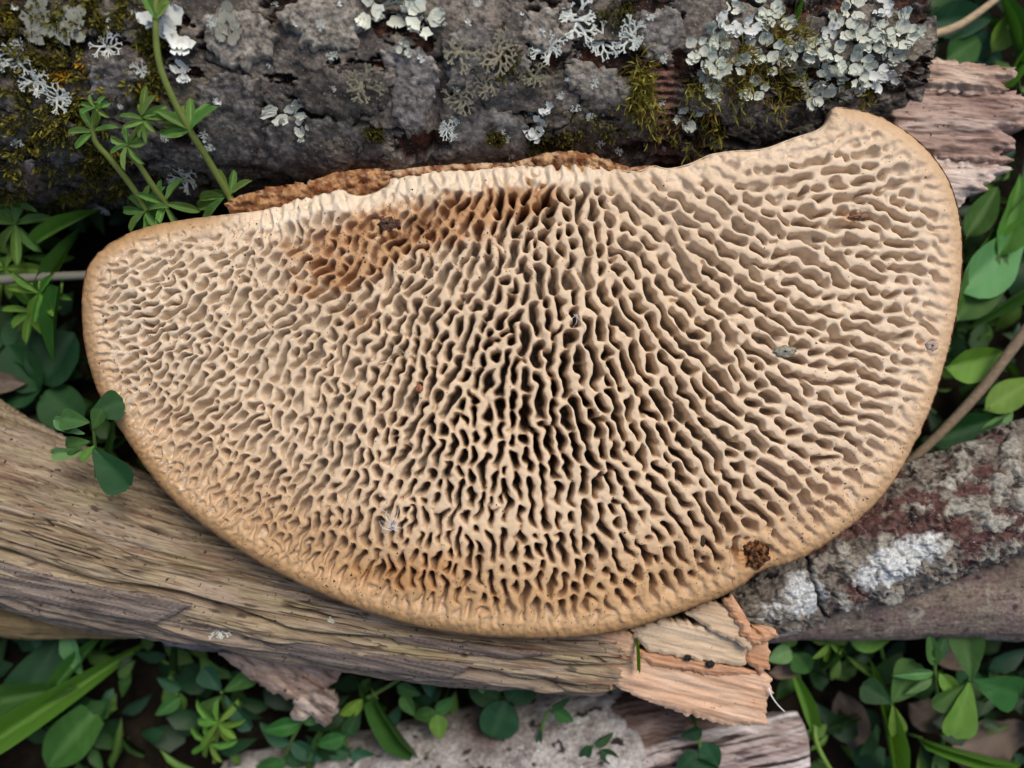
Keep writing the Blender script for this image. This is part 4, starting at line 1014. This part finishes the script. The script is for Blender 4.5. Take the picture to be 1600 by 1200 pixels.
GREEN = {'mid': ((.040, .130, .024), (.08, .20, .05)), 'deep': ((.014, .066, .018), (.032, .11, .035)), 'bright': ((.11, .26, .035), (.17, .34, .07)),
         'lime': ((.20, .36, .04), (.28, .44, .09)), 'pale': ((.13, .30, .10), (.20, .38, .16)), 'cleaver': ((.14, .28, .06), (.21, .37, .11)), 'blue': ((.020, .085, .040), (.045, .13, .065))}
BROWN = ((.15, .115, .09), (.24, .19, .15))
_LM = {}
def leaf(kind, tone, var=0, fine=True):
    k = (kind, tone, var, fine)
    if k not in _LM:
        b, v = GREEN.get(tone, BROWN)
        fold = (.35, .18, .55)[var % 3]; bend = (.12, .30, .20)[var % 3]; wav = (.03, .05, .04)[var % 3]
        if tone == 'brown': wav = .13; fold = .25; bend = .05
        if kind == 'blade': bend = (.35, .15, .5)[var % 3]; fold = .8
        if kind == 'narrow': fold = .5
        _LM[k] = leaf_mesh('leaf', kind, 12 if fine else 4, 3 if fine else 1, fold, bend, wav, var * 7 + 3, b, v)
        if tone == 'brown': _LM[k].materials[0] = MT['dead']
    return _LM[k]

rnd = random.Random(11)
def put_leaf(name, parent, me, px, py, z, ang, length, width, pitch=0., roll=0.):
    k = (D - z) / D
    o = bpy.data.objects.new(name, me); col.objects.link(o)
    loc = M(px, py, z); o.parent = parent
    o.location = loc - parent.location if parent else loc
    o.rotation_euler = (Matrix.Rotation(math.radians(ang), 3, 'Z') @ Matrix.Rotation(-math.radians(pitch), 3, 'Y') @ Matrix.Rotation(math.radians(roll), 3, 'X')).to_euler()
    L = length * k * S / max(.5, math.cos(math.radians(pitch)))
    o.scale = (L, width * k * S, L * .8)
    return o

SG = (.10, .19, .04)
def cleavers(label, stem, whorls, tone='cleaver', r=4.5, group=None, hairs=False, sg=(.17, .22, .05), base=True):
    root = thing('cleavers_plant', label, 'plant', M(*stem[0]), group)
    wire_obj('stem', stem, r * 1.15, r * .8, sg, MT['stem'], root)
    for (px, py, z, n, L, a0, spread) in whorls:
        for i in range(n):
            an = a0 + (i - (n - 1) / 2) * spread / max(1, n - 1) + rnd.uniform(-8, 8) if spread < 350 else a0 + i * 360 / n + rnd.uniform(-12, 12)
            put_leaf('leaf', root, leaf('narrow', tone, rnd.randrange(3)), px, py, z + rnd.uniform(-2, 3), an, L * rnd.uniform(.8, 1.12), L * rnd.uniform(.28, .40), rnd.uniform(-25, 35), rnd.uniform(-30, 30))
    return root

def clover(label, stem, leaflets, tone='deep', r=4., kind='obovate', name='clover', cat='plant', group=None):
    root = thing(name, label, cat, M(*stem[0]), group)
    wire_obj('stem', stem, r, r * .8, SG, MT['stem'], root)
    for q in leaflets:
        px, py, z, an, L, w_ = q[:6]; tn = q[6] if len(q) > 6 else tone
        put_leaf('leaflet', root, leaf(kind, tn, rnd.randrange(3)), px, py, z, an, L, w_, q[7] if len(q) > 7 else rnd.uniform(-12, 14), rnd.uniform(-14, 14))
    return root

def single(name, cat, part, label, me, px, py, z, ang, L, w_, pitch, roll, group=None, stalk=True, dz=0.):
    """one leaf or blade with the stalk that carries it down to the soil"""
    foot = M(px - 14 * math.cos(math.radians(ang)), py + 14 * math.sin(math.radians(ang)), GZ if stalk else z)
    root = thing(name, label, cat, foot, group)
    put_leaf(part, root, me, px, py, z, ang, L, w_, pitch, roll)
    if stalk:
        c, sn = math.cos(math.radians(ang)), -math.sin(math.radians(ang))
        wire_obj('stem', [(px - 26 * c, py - 26 * sn, GZ - 8), (px - 20 * c, py - 20 * sn, (z + GZ) / 2), (px - 6 * c, py - 6 * sn, z - 6), (px + .06 * L * c, py + .06 * L * sn, z)], 3.2, 2.4, SG, MT['stem'], root, 6)
    return root

def grass(label, px, py, z, ang, L, w_, tone, pitch=8, roll=0, group=None, stalk=True):
    return single('grass_blade', 'grass', 'blade', label, leaf('blade', tone, rnd.randrange(3)), px, py, z, ang, L, w_, pitch, roll, group, stalk)

# ---- the cleavers standing in front of the mossy log
cleavers('tall cleavers shoot rising beside white lichen, folded bud at its tip',
         [(362, 312, -66), (330, 258, -20), (298, 206, 30), (268, 150, 66), (248, 95, 92), (243, 30, 112), (246, -40, 124)],
         [(298, 203, 34, 7, 52, 110, 150), (298, 203, 34, 3, 44, 165, 60), (358, 306, -58, 4, 46, 100, 130), (352, 308, -62, 3, 60, 195, 50), (244, 30, 114, 6, 44, 90, 60)], r=5.2)
cleavers('short cleavers shoot with two whorls leaning over the moss at the log',
         [(232, 332, -70), (205, 290, -36), (172, 248, -4), (146, 214, 22), (150, 160, 48)],
         [(146, 206, 26, 7, 40, 120, 200), (150, 168, 48, 6, 28, 90, 240), (228, 330, -64, 8, 48, 0, 360)], r=4.8)
cleavers('middle cleavers shoot with a drooping hairy rosette at its tip',
         [(262, 322, -68), (240, 292, -32), (218, 258, -4), (200, 232, 20), (222, 190, 44)],
         [(200, 226, 26, 7, 38, 0, 360), (226, 188, 48, 9, 34, 0, 360), (222, 182, 52, 4, 46, 40, 90), (258, 318, -62, 7, 46, 0, 360)], r=4.6)
# ---- left side
cleavers('cleavers sprig standing left of the fungus below the mossy log', [(40, 430, -330), (30, 390, -270), (22, 345, -210), (20, 318, -190)],
         [(24, 350, -208, 8, 62, 0, 360), (20, 322, -186, 6, 40, 90, 200), (34, 400, -280, 7, 66, 0, 360)], r=6)
cleavers('bright cleavers whorl over the horizontal grey stalk left of the fungus', [(30, 520, -330), (48, 490, -260), (64, 462, -200)],
         [(64, 458, -196, 8, 46, 0, 360), (10, 420, -250, 6, 70, 30, 300), (50, 488, -250, 5, 50, 270, 200)], tone='bright', r=5)
o = wire_obj('grey_stalk', [(-60, 438, -205), (0, 437, -205), (70, 433, -206), (140, 430, -208), (190, 428, -212)], 9, 8, (.20, .20, .16), MT['stem'])
tag(o, 'grey green horizontal stalk poking under the left rim of the fungus', 'stalk')
clover('dark round leaved plant between the left rim and the weathered branch', [(60, 690, -410), (62, 650, -350), (66, 620, -300)],
       [(66, 600, -290, 60, 92, 80), (66, 606, -292, 170, 84, 76), (70, 612, -296, -40, 72, 70), (60, 610, -290, 120, 80, 66), (30, 650, -310, 200, 70, 62), (50, 560, -320, 100, 76, 70)], tone='deep', kind='round')
for i, (lab, a) in enumerate((
        ('long narrow leaf drooping beside the left rim below the cleavers', (96, 450, -200, -98, 115, 26, 'mid')),
        ('long leaf reaching from the log toward the left rim', (60, 380, -220, 28, 110, 28, 'bright')),
        ('grass blade crossing behind the left rim above the grey stalk', (70, 470, -240, 62, 130, 24, 'mid')),
        ('dark grass blade lying along the top of the left rim', (10, 640, -330, 80, 160, 24, 'deep')))):
    grass(lab, *a[:3], a[3], a[4], a[5], a[6])
clover('small green clover hugging the left rim of the fungus above the weathered branch', [(150, 745, -110), (150, 720, -70), (148, 690, -34), (146, 668, -10)],
       [(142, 648, -4, 22, 54, 56, 'deep', 0), (146, 700, -18, -48, 84, 70, 'deep', 6), (140, 660, -10, 172, 46, 40, 'mid', 5), (132, 678, -22, 158, 54, 26, 'pale', 8), (140, 690, -26, 190, 44, 34, 'mid', 0),
        (142, 704, -30, 186, 66, 24, 'pale', 0), (146, 670, -6, 60, 34, 32, 'mid', 20), (148, 696, -24, 230, 30, 18, 'bright', 10), (130, 655, -14, 200, 36, 30, 'deep', 0)], r=3)
# ---- bottom left
for lab, a in (
        ('broad light green blade slanting across the dark lower left leaves', (-60, 1190, -300, 33, 300, 54, 'bright')),
        ('wide dark green leaf under the split stick', (20, 1130, -330, 62, 150, 92, 'deep')),
        ('pale oval leaf hanging below the end of the split stick', (105, 985, -310, -78, 78, 40, 'pale')),
        ('narrow upright leaf beside the pale oval leaf', (78, 1085, -320, 50, 130, 30, 'mid')),
        ('large pale oval leaf below the broad light green blade', (150, 1110, -340, 230, 110, 78, 'mid')),
        ('yellow green long leaf at the lower left below the pale oval leaf', (-30, 1100, -320, 12, 150, 56, 'mid'))):
    single('broad_leaf', 'leaf', 'leaf_blade', lab, leaf('ovate' if 'blade' not in lab else 'blade', a[6], rnd.randrange(3)), *a[:6], rnd.uniform(-5, 12), rnd.uniform(-15, 15))
clover('two small oval seed leaves in the dark gap below the flaking bark', [(285, 1120, -400), (280, 1095, -340), (276, 1085, -310)],
       [(284, 1076, -306, 160, 44, 26, 'blue'), (282, 1090, -306, 215, 46, 26, 'mid')], kind='ovate', name='seedling')
clover('lobed three part leaf beside the hanging flap of bark', [(360, 1130, -400), (350, 1100, -330), (346, 1082, -290)],
       [(346, 1078, -288, 130, 44, 40, 'blue'), (350, 1080, -290, 30, 62, 34, 'mid'), (352, 1086, -292, -50, 66, 34, 'blue'), (346, 1088, -292, 220, 40, 30, 'mid')])
cleavers('yellow green cleavers rosette low between the hanging bark and the broad blade', [(335, 1190, -390), (338, 1160, -330), (342, 1130, -280)],
         [(342, 1128, -278, 8, 46, 10, 360), (328, 1160, -320, 7, 40, 0, 360)], tone='bright', r=3.5)
clover('leafy chickweed stem below the pale tipped bark fragment', [(440, 1215, -400), (450, 1170, -330), (470, 1130, -280)],
       [(470, 1128, -276, 30, 62, 34, 'mid'), (470, 1130, -276, 190, 60, 32, 'mid'), (456, 1160, -310, 330, 56, 34, 'blue'), (452, 1162, -310, 150, 58, 34, 'blue'), (446, 1190, -340, 20, 58, 36, 'deep'), (446, 1190, -340, 200, 58, 36, 'mid')], kind='ovate', name='chickweed')
clover('second chickweed stem with small leaves left of the pale log', [(560, 1215, -400), (545, 1175, -340), (540, 1150, -300)],
       [(540, 1150, -298, 60, 46, 30, 'deep'), (540, 1150, -298, 200, 52, 32, 'mid'), (548, 1176, -330, -20, 54, 30, 'blue'), (548, 1176, -330, 170, 50, 30, 'deep')], kind='ovate', name='chickweed')
grass('wide dark green blade leaning over the left end of the pale log', 585, 1085, -280, -62, 150, 34, 'mid', -4, 10)
clover('small leaves and thin stem hanging under the middle of the weathered branch', [(575, 1090, -300), (610, 1070, -280), (650, 1045, -260)],
       [(672, 1030, -250, -90, 56, 40, 'blue'), (620, 1072, -280, -20, 40, 24, 'mid'), (566, 1092, -300, 220, 50, 28, 'lime'), (628, 1085, -285, 300, 40, 26, 'mid')], kind='ovate', name='seedling')
cleavers('pale pointed cleavers tips poking out below the weathered branch', [(750, 1060, -300), (748, 1040, -250), (745, 1030, -240)],
         [(745, 1034, -238, 6, 52, 270, 170)], tone='pale', r=3)
clover('bright two leaved seedling in front of the dark gap above the pale log', [(690, 1150, -390), (684, 1130, -330), (680, 1115, -290)],
       [(680, 1112, -288, 200, 40, 30, 'mid'), (680, 1112, -288, 30, 36, 28, 'mid'), (682, 1116, -290, -80, 40, 34, 'bright')], kind='ovate', name='seedling')
clover('dark round leaf pair shading the pale log', [(790, 1150, -380), (790, 1120, -310), (788, 1100, -290)],
       [(790, 1095, -280, 250, 60, 62, 'blue'), (792, 1094, -280, 40, 60, 50, 'deep'), (780, 1092, -284, 150, 50, 44, 'deep')], kind='round')
clover('little dark seedling on a thin stem in front of the pale log', [(842, 1165, -300), (848, 1130, -260), (860, 1108, -240)],
       [(862, 1106, -236, 30, 34, 16, 'deep'), (866, 1110, -238, -30, 34, 26, 'mid'), (845, 1140, -270, 260, 34, 10, 'deep')], kind='ovate', name='seedling')
clover('dark trailing sprig with three leaves on the pale log bottom', [(900, 1230, -260), (918, 1190, -248), (925, 1165, -240)],
       [(928, 1162, -236, 22, 36, 20, 'deep'), (920, 1164, -238, 250, 38, 20, 'deep'), (938, 1172, -238, -36, 44, 24, 'deep')], kind='ovate', name='seedling')
clover('dark leafy sprig hanging between the orange split wood and the broken stick', [(1075, 1110, -280), (1090, 1140, -230), (1096, 1190, -225)],
       [(1096, 1140, -226, 200, 34, 26, 'deep'), (1100, 1160, -222, 300, 48, 40, 'blue'), (1090, 1175, -224, 220, 46, 34, 'deep'), (1098, 1120, -240, 60, 36, 26, 'mid'), (1084, 1188, -224, 340, 44, 30, 'deep')], kind='ovate', name='chickweed')
# ---- bottom right
cleavers('small star shaped cleavers rosette under the fallen log', [(1300, 1060, -390), (1298, 1030, -330), (1295, 1008, -290)], [(1295, 1004, -286, 8, 34, 0, 360)], tone='bright', r=3)
clover('pale green leaf cluster beside the tip of the orange split wood', [(1250, 1080, -390), (1245, 1045, -330), (1238, 1020, -300)],
       [(1236, 1016, -296, 200, 40, 34, 'pale'), (1240, 1020, -300, -50, 48, 44, 'mid'), (1234, 1012, -298, 100, 36, 30, 'bright')], kind='ovate', name='chickweed')
clover('smooth oval leaves tucked under the fallen log', [(1385, 1050, -380), (1378, 1020, -320), (1375, 1000, -300)],
       [(1330, 1006, -296, 12, 70, 40, 'bright'), (1360, 985, -296, 80, 30, 34, 'mid'), (1380, 1000, -300, 60, 40, 30, 'pale')], kind='ovate', name='seedling')
grass('long bright blade standing between the dry leaves at lower right', 1395, 1215, -320, 102, 190, 26, 'bright', 10)
grass('thin pale blade running along the lower right soil', 1430, 1150, -330, -18, 210, 16, 'bright', 0)
grass('soft green blade beside the tip of the orange split wood', 1268, 1130, -330, 110, 90, 26, 'bright', 15)
o = wire_obj('green_stalk', [(1272, 1130, -345), (1276, 1160, -330), (1290, 1190, -325), (1310, 1220, -330)], 5, 4, (.16, .28, .05), MT['stem']); tag(o, 'smooth curved green stalk right of the broken stick', 'stalk')
clover('broad leaved clover with notched leaflets at the lower right', [(1470, 1180, -380), (1480, 1120, -300), (1500, 1075, -240), (1515, 1062, -225)],
       [(1518, 1060, -220, 96, 76, 62, 'mid'), (1514, 1066, -222, 255, 92, 66, 'bright'), (1520, 1062, -220, -22, 96, 70, 'mid'), (1506, 1070, -224, 215, 60, 40, 'mid')], r=5)
clover('round clover leaf beside the young curled shoot', [(1400, 1190, -390), (1396, 1140, -310), (1394, 1100, -262)],
       [(1394, 1098, -256, 60, 72, 64, 'mid'), (1392, 1098, -258, 150, 50, 48, 'deep'), (1394, 1102, -260, -80, 50, 40, 'bright')])
clover('young curled shoot with folded leaves between the clovers', [(1470, 1110, -330), (1462, 1070, -260), (1460, 1030, -220)],
       [(1458, 1050, -226, 190, 60, 18, 'pale'), (1460, 1040, -222, 100, 56, 26, 'mid'), (1462, 1030, -220, 60, 46, 26, 'deep'), (1468, 1052, -226, -50, 56, 30, 'bright'), (1456, 1060, -230, 216, 48, 16, 'pale')], kind='ovate', name='seedling')
# ---- right side
RP = [('large pale leaf bending behind the right rim below the white splinters', (1500, 455, -260, 40, 150, 96, 'pale'), 'ovate'),
      ('second large leaf under the pale leaf at the right rim', (1495, 500, -280, 65, 170, 90, 'mid'), 'ovate'),
      ('yellow green oval leaf glowing beside the right rim above the twig', (1478, 575, -240, 12, 100, 66, 'lime'), 'ovate'),
      ('bright leaf crossing under the brown twig', (1540, 640, -260, 30, 110, 56, 'bright'), 'ovate'),
      ('deep green leaf below the yellow green oval leaf', (1450, 690, -280, 20, 120, 62, 'deep'), 'ovate'),
      ('pale round leaf in the angle between twig and lichen branch', (1530, 690, -270, 40, 70, 40, 'pale'), 'ovate'),
      ('broad green leaf above the lichen crusted branch', (1440, 735, -270, 8, 150, 60, 'mid'), 'ovate'),
      ('upright green leaf under the broken heartwood tips', (1560, 400, -270, 75, 130, 60, 'bright'), 'ovate'),
      ('small green leaf tucked under the whitish splinters', (1510, 370, -270, 60, 90, 50, 'mid'), 'ovate'),
      ('dark green leaf at the top right beyond the log end', (1420, 70, -330, 40, 90, 70, 'deep'), 'ovate'),
      ('broad blue green leaf beside the dry stalk at top right', (1450, 40, -320, 5, 100, 66, 'blue'), 'ovate'),
      ('rounded green leaf above the broken heartwood', (1480, 95, -310, 35, 70, 60, 'mid'), 'ovate'),
      ('small bright leaf at the upper right corner above the heartwood', (1550, 80, -310, 60, 76, 44, 'bright'), 'ovate'),
      ('soft green leaf under the dry stalk at top right', (1500, 60, -330, -20, 90, 60, 'blue'), 'ovate')]
for lab, a, kd in RP:
    single('broad_leaf', 'leaf', 'leaf_blade', lab, leaf(kd, a[6], rnd.randrange(3)), *a[:6], rnd.uniform(-6, 14), rnd.uniform(-18, 18))
for lab, a in (('bright grass blade leaning up in the upper right corner', (1560, 140, -300, 62, 190, 22, 'bright')),
               ('second grass blade crossing the upper right corner', (1590, 120, -300, 100, 150, 20, 'mid')),
               ('grass blade bending right of the whitish splinters', (1545, 370, -290, 48, 150, 26, 'bright')),
               ('grass blade running down from the right edge toward the twig', (1640, 420, -290, 215, 170, 24, 'mid')),
               ('pale thin blade lying under the deep green leaf by the twig', (1420, 720, -290, 18, 150, 16, 'pale')),
               ('slender blade above the lichen crusted branch', (1430, 760, -290, 2, 140, 22, 'mid')),
               ('upright green blade in the gap at the top of the log', (1236, 46, -40, 80, 90, 12, 'bright'))):
    grass(lab, *a[:3], a[3], a[4], a[5], a[6])
grass('tiny green blade standing on the orange split wood', 996, 1046, -104, 92, 60, 7, 'bright', 14, stalk=False)
o = wire_obj('twig', [(1380, 760, -245), (1470, 676, -225), (1530, 612, -215), (1570, 560, -208), (1660, 440, -200)], 8, 11, (.20, .15, .10), MT['debris']); tag(o, 'brown grey twig slanting up right of the fungus', 'twig')
o = wire_obj('dry_stalk', [(1430, 60, -280), (1480, 48, -272), (1520, 26, -268), (1580, -20, -262)], 9, 6, (.42, .32, .20), MT['debris']); tag(o, 'straw coloured dry stalk at the top right corner', 'stalk')
# dead leaves
for lab, a in (('curled grey brown dead leaf left of the long bright blade', (1312, 1080, -385, -70, 120, 62)),
               ('dry leaf beside the tip of the orange split wood', (1200, 1052, -330, 8, 72, 26)),
               ('large flat dead leaf under the broad leaved clover', (1480, 1170, -385, 10, 160, 110)),
               ('small reddish brown dead leaf behind the young curled shoot', (1420, 1100, -375, -30, 80, 60)),
               ('pinkish dead leaf behind the young curled shoot under the fallen log', (1450, 1000, -350, -30, 90, 60)),
               ('brown curled dead leaf at the left edge beside the dark round leaves', (-20, 595, -270, -4, 60, 40)),
               ('tan dead leaf under the dry stalk at top right', (1490, 60, -345, -10, 80, 60))):
    tag(put_leaf('dead_leaf', None, leaf('ovate', 'brown', rnd.randrange(3)), *a, rnd.uniform(-3, 6), rnd.uniform(-20, 20)), lab, 'dead leaf')

# ---- the leaf mass on the soil (nobody could count it)
def cover():
    r = np.random.default_rng(8); Vs = []; Fs = []; Cs = []; n = 0
    kinds = [('ovate', t) for t in ('mid', 'deep', 'deep', 'blue', 'bright')] + [('obovate', 'deep'), ('obovate', 'mid'), ('blade', 'mid'), ('narrow', 'bright'), ('round', 'deep')]
    base = []
    for kd, tn in kinds:
        me = leaf(kd, tn, 1, False); v = np.empty(len(me.vertices) * 3); me.vertices.foreach_get('co', v)
        f = np.array([list(p.vertices) for p in me.polygons]); cc = np.empty(len(me.vertices) * 4, np.float32); me.attributes['Col'].data.foreach_get('color', cc)
        base.append((kd, v.reshape(-1, 3), f, cc.reshape(-1, 4)[:, :3]))
    def blocked(px, py):
        if 380 < px < 1060 and py > 1030: return r.random() < (.93 if px > 840 or py > 1150 else .35)
        if 940 < px < 1290 and py > 1080: return True
        if px > 1080 and 840 < py < 1000: return True
        return False
    for i in range(5200):
        if i < 3000: px, py = r.uniform(-250, 1850), r.uniform(-250, 1450)
        else: px, py = r.uniform(-1600, 3200), r.uniform(-1400, 2600)
        inside = -250 < px < 1850 and -250 < py < 1450
        if i >= 3000 and inside: continue
        if blocked(px, py) or (px < 1440 and 60 < py < 300 and px < 1300): continue
        kd, v, f, c = base[r.integers(len(base))]
        L = r.uniform(38, 85) * (1.5 if kd == 'blade' else 1); wd = L * {'ovate': .55, 'obovate': .8, 'blade': .14, 'narrow': .25, 'round': .9}[kd]
        z = r.uniform(-412, -330)
        E = Euler((r.uniform(-.5, .5), r.uniform(-.5, .35), r.uniform(0, 6.28)), 'XYZ').to_matrix()
        p = (v * [L, wd, L]) @ np.array(E).T + np.array(W(px, py, z))
        Vs.append(p); Fs.append(f + n); Cs.append(c * r.uniform(.45, .95)); n += len(p)
    me = mesh_np('ground_cover', np.vstack(Vs), np.vstack(Fs), np.vstack(Cs), MT['leaf'])
    tag(obj('ground_cover', me), 'dense low green leaves covering the dark soil', 'undergrowth', kind='stuff')
cover()

# ================================================================== SMALL DEBRIS
def fz(px, py):
    x = np.array([float(px)]); y = np.array([float(py)])
    return float(F_ZB(x, y, F_D(x, y))[0])
def crumb(name, label, cat, px, py, z, rx, ry, rz, c0, c1, seed, group=None, rough=.55):
    n = 26; m = 15
    th = np.linspace(0, 2 * math.pi, n, endpoint=False); ph = np.linspace(.12, math.pi - .12, m)
    P, T = np.meshgrid(ph, th, indexing='ij')
    r = 1 + rough * fbm(np.cos(T) * np.sin(P) * 1.8 + 3, np.sin(T) * np.sin(P) * 1.8 + P * 1.3, 4, seed, .65)
    X, Y, Z = r * np.sin(P) * np.cos(T) * rx, r * np.sin(P) * np.sin(T) * ry, r * np.cos(P) * rz
    b = W(px, py, z); V = np.stack([X + b[0], Y + b[1], Z + b[2]], -1).reshape(-1, 3)
    i = np.arange(n * m).reshape(m, n); j = np.roll(i, -1, 1)
    F = np.stack([i[:-1], i[1:], j[1:], j[:-1]], -1).reshape(-1, 4)
    C = mixc(cv(c0, (len(V),)), c1, ss(-.2, .3, fbm(V[:, 0] / 3, V[:, 1] / 3, 3, seed + 4)))
    return tag(obj(name, mesh_np(name, V, [F, i[0][None, ::-1], i[-1][None]], C, MT['debris'])), label, cat, group)
crumb('bark_crumb', 'flat grey speckled bark flake caught on the pores at right', 'debris', 1226, 549, fz(1226, 549) + 2, 17, 9, 3.5, (.16, .15, .11), (.36, .34, .27), 4)
crumb('dirt_lump', 'dark dirt lump in the brown stain of the fungus', 'debris', 606, 350, fz(606, 350) - 4, 17, 12, 6, (.03, .02, .016), (.17, .085, .05), 5, rough=.95)
crumb('resin_drop', 'tiny reddish brown drop on the middle of the pores', 'debris', 655, 607, fz(655, 607) + 2, 6, 6, 4, (.26, .09, .05), (.40, .18, .10), 6)
crumb('bark_crumb', 'grey curled bark crumb near the right rim', 'debris', 1456, 540, fz(1456, 540) + 1, 10, 8, 3, (.30, .22, .18), (.42, .34, .29), 7)
crumb('soil_crumb', 'black soil crumb on the orange split wood', 'debris', 1075, 1028, -100, 6, 5, 5, (.012, .012, .014), (.03, .03, .035), 8)
crumb('soil_crumb', 'larger black soil crumb on the orange split wood by the sliver', 'debris', 1110, 1038, -101, 7, 6, 5, (.012, .012, .014), (.03, .03, .035), 9)
crumb('bark_crumb', 'dark fragment in the pores above the brown lower rim scar', 'debris', 1098, 845, fz(1098, 845), 4, 9, 3, (.03, .02, .015), (.08, .05, .03), 10)
crumb('bark_crumb', 'twisted brown fragment in the pores near the upper right edge', 'debris', 1342, 338, fz(1342, 338) - 2, 16, 5, 4, (.12, .055, .03), (.30, .17, .10), 12)
# pale hairs
def fibres(name, label, px, py, n, L, c, r0=.55):
    r = np.random.default_rng(px); Vs = []; Fs = []; k = 0
    for i in range(n):
        x, y = px + r.normal() * L * .18, py + r.normal() * L * .18; z = fz(px, py) + r.uniform(1, 7); a = r.uniform(0, 6.28)
        pts = []
        for q in range(4):
            pts.append(W(x, y, z)); a += r.normal() * .45; x += math.cos(a) * L / 3; y += math.sin(a) * L / 3; z += r.normal() * 1.5
        V, F = wire(pts, r0, r0 * .5, 4); Vs.append(V); Fs += [f + k for f in F]; k += len(V)
    V = np.vstack(Vs); quads = np.vstack([f for f in Fs if f.shape[1] == 4]); tris = np.vstack([f for f in Fs if f.shape[1] == 3])
    tag(obj(name, mesh_np(name, V, [quads, tris], cv(c, (len(V),)), MT['debris'])), label, 'fibres')
fibres('fibre_tuft', 'wispy white tuft of fibres caught on the lower left pores', 617, 822, 14, 26, (.75, .73, .70))
fibres('fibre_tuft', 'few silky hairs over the dark central pores', 900, 495, 3, 24, (.8, .78, .75), .45)
fibres('fibre_tuft', 'tiny white curled hair above the reddish brown drop', 598, 562, 1, 20, (.8, .78, .75), .6)
o = wire_obj('white_thread', [(1200, 1072, -108), (1206, 1088, -112), (1216, 1102, -120), (1226, 1112, -126)], 1.6, .8, (.8, .82, .78), MT['debris'], sides=5); tag(o, 'thin white thread at the tip of the orange split wood', 'thread')
# dirt specks on the fungus
def specks():
    r = np.random.default_rng(12); Vs = []; Fs = []; Cs = []; k = 0
    cl = [(605, 360, 60, 30), (560, 410, 90, 45), (720, 370, 70, 30), (480, 430, 60, 40), (640, 900, 150, 40), (1380, 690, 50, 60), (1300, 780, 50, 40), (380, 800, 90, 60), (200, 560, 40, 120), (1100, 880, 60, 30), (400, 470, 70, 60), (300, 450, 90, 80), (520, 380, 90, 40), (560, 900, 120, 40), (880, 930, 160, 30)]
    xs = []; ys = []
    for i in range(4200):
        if r.random() < .66: c = cl[r.integers(len(cl))]; x = c[0] + r.normal() * c[2]; y = c[1] + r.normal() * c[3]
        else: x, y = r.uniform(130, 1500), r.uniform(180, 990)
        xs.append(x); ys.append(y)
    x = np.array(xs); y = np.array(ys); d = F_D(x, y); z = F_ZF(x, y, np.maximum(d, 0)); zb = F_ZB(x, y, np.maximum(d, 0))
    for i in np.nonzero((d > 4) & (z > zb - 7))[0]:
        R = r.uniform(.5, 1.5) * (1 if r.random() < .9 else 1.9); kk = (D - zb[i]) / D
        c = np.array([(x[i] - 800) * kk, (600 - y[i]) * kk, z[i] + .2])
        v = np.array([[1, 0, 0], [-.5, .8, .1], [-.6, -.8, 0], [0, .1, .9]]) * R * r.uniform(.7, 1.3, (4, 3))
        a = r.uniform(0, 6.28); rot = np.array([[math.cos(a), -math.sin(a), 0], [math.sin(a), math.cos(a), 0], [0, 0, 1]])
        Vs.append(v @ rot.T + c); Fs.append(np.array([[0, 1, 3], [1, 2, 3], [2, 0, 3]]) + k); k += 4
        Cs.append(np.array([(.045, .025, .015)] * 4) * r.uniform(.4, 1.8))
    tag(obj('dirt_specks', mesh_np('dirt_specks', np.vstack(Vs), np.vstack(Fs), np.vstack(Cs), MT['debris'], smooth=False)), 'fine dark soil specks sprinkled over the pores and rim', 'dirt', kind='stuff')
specks()
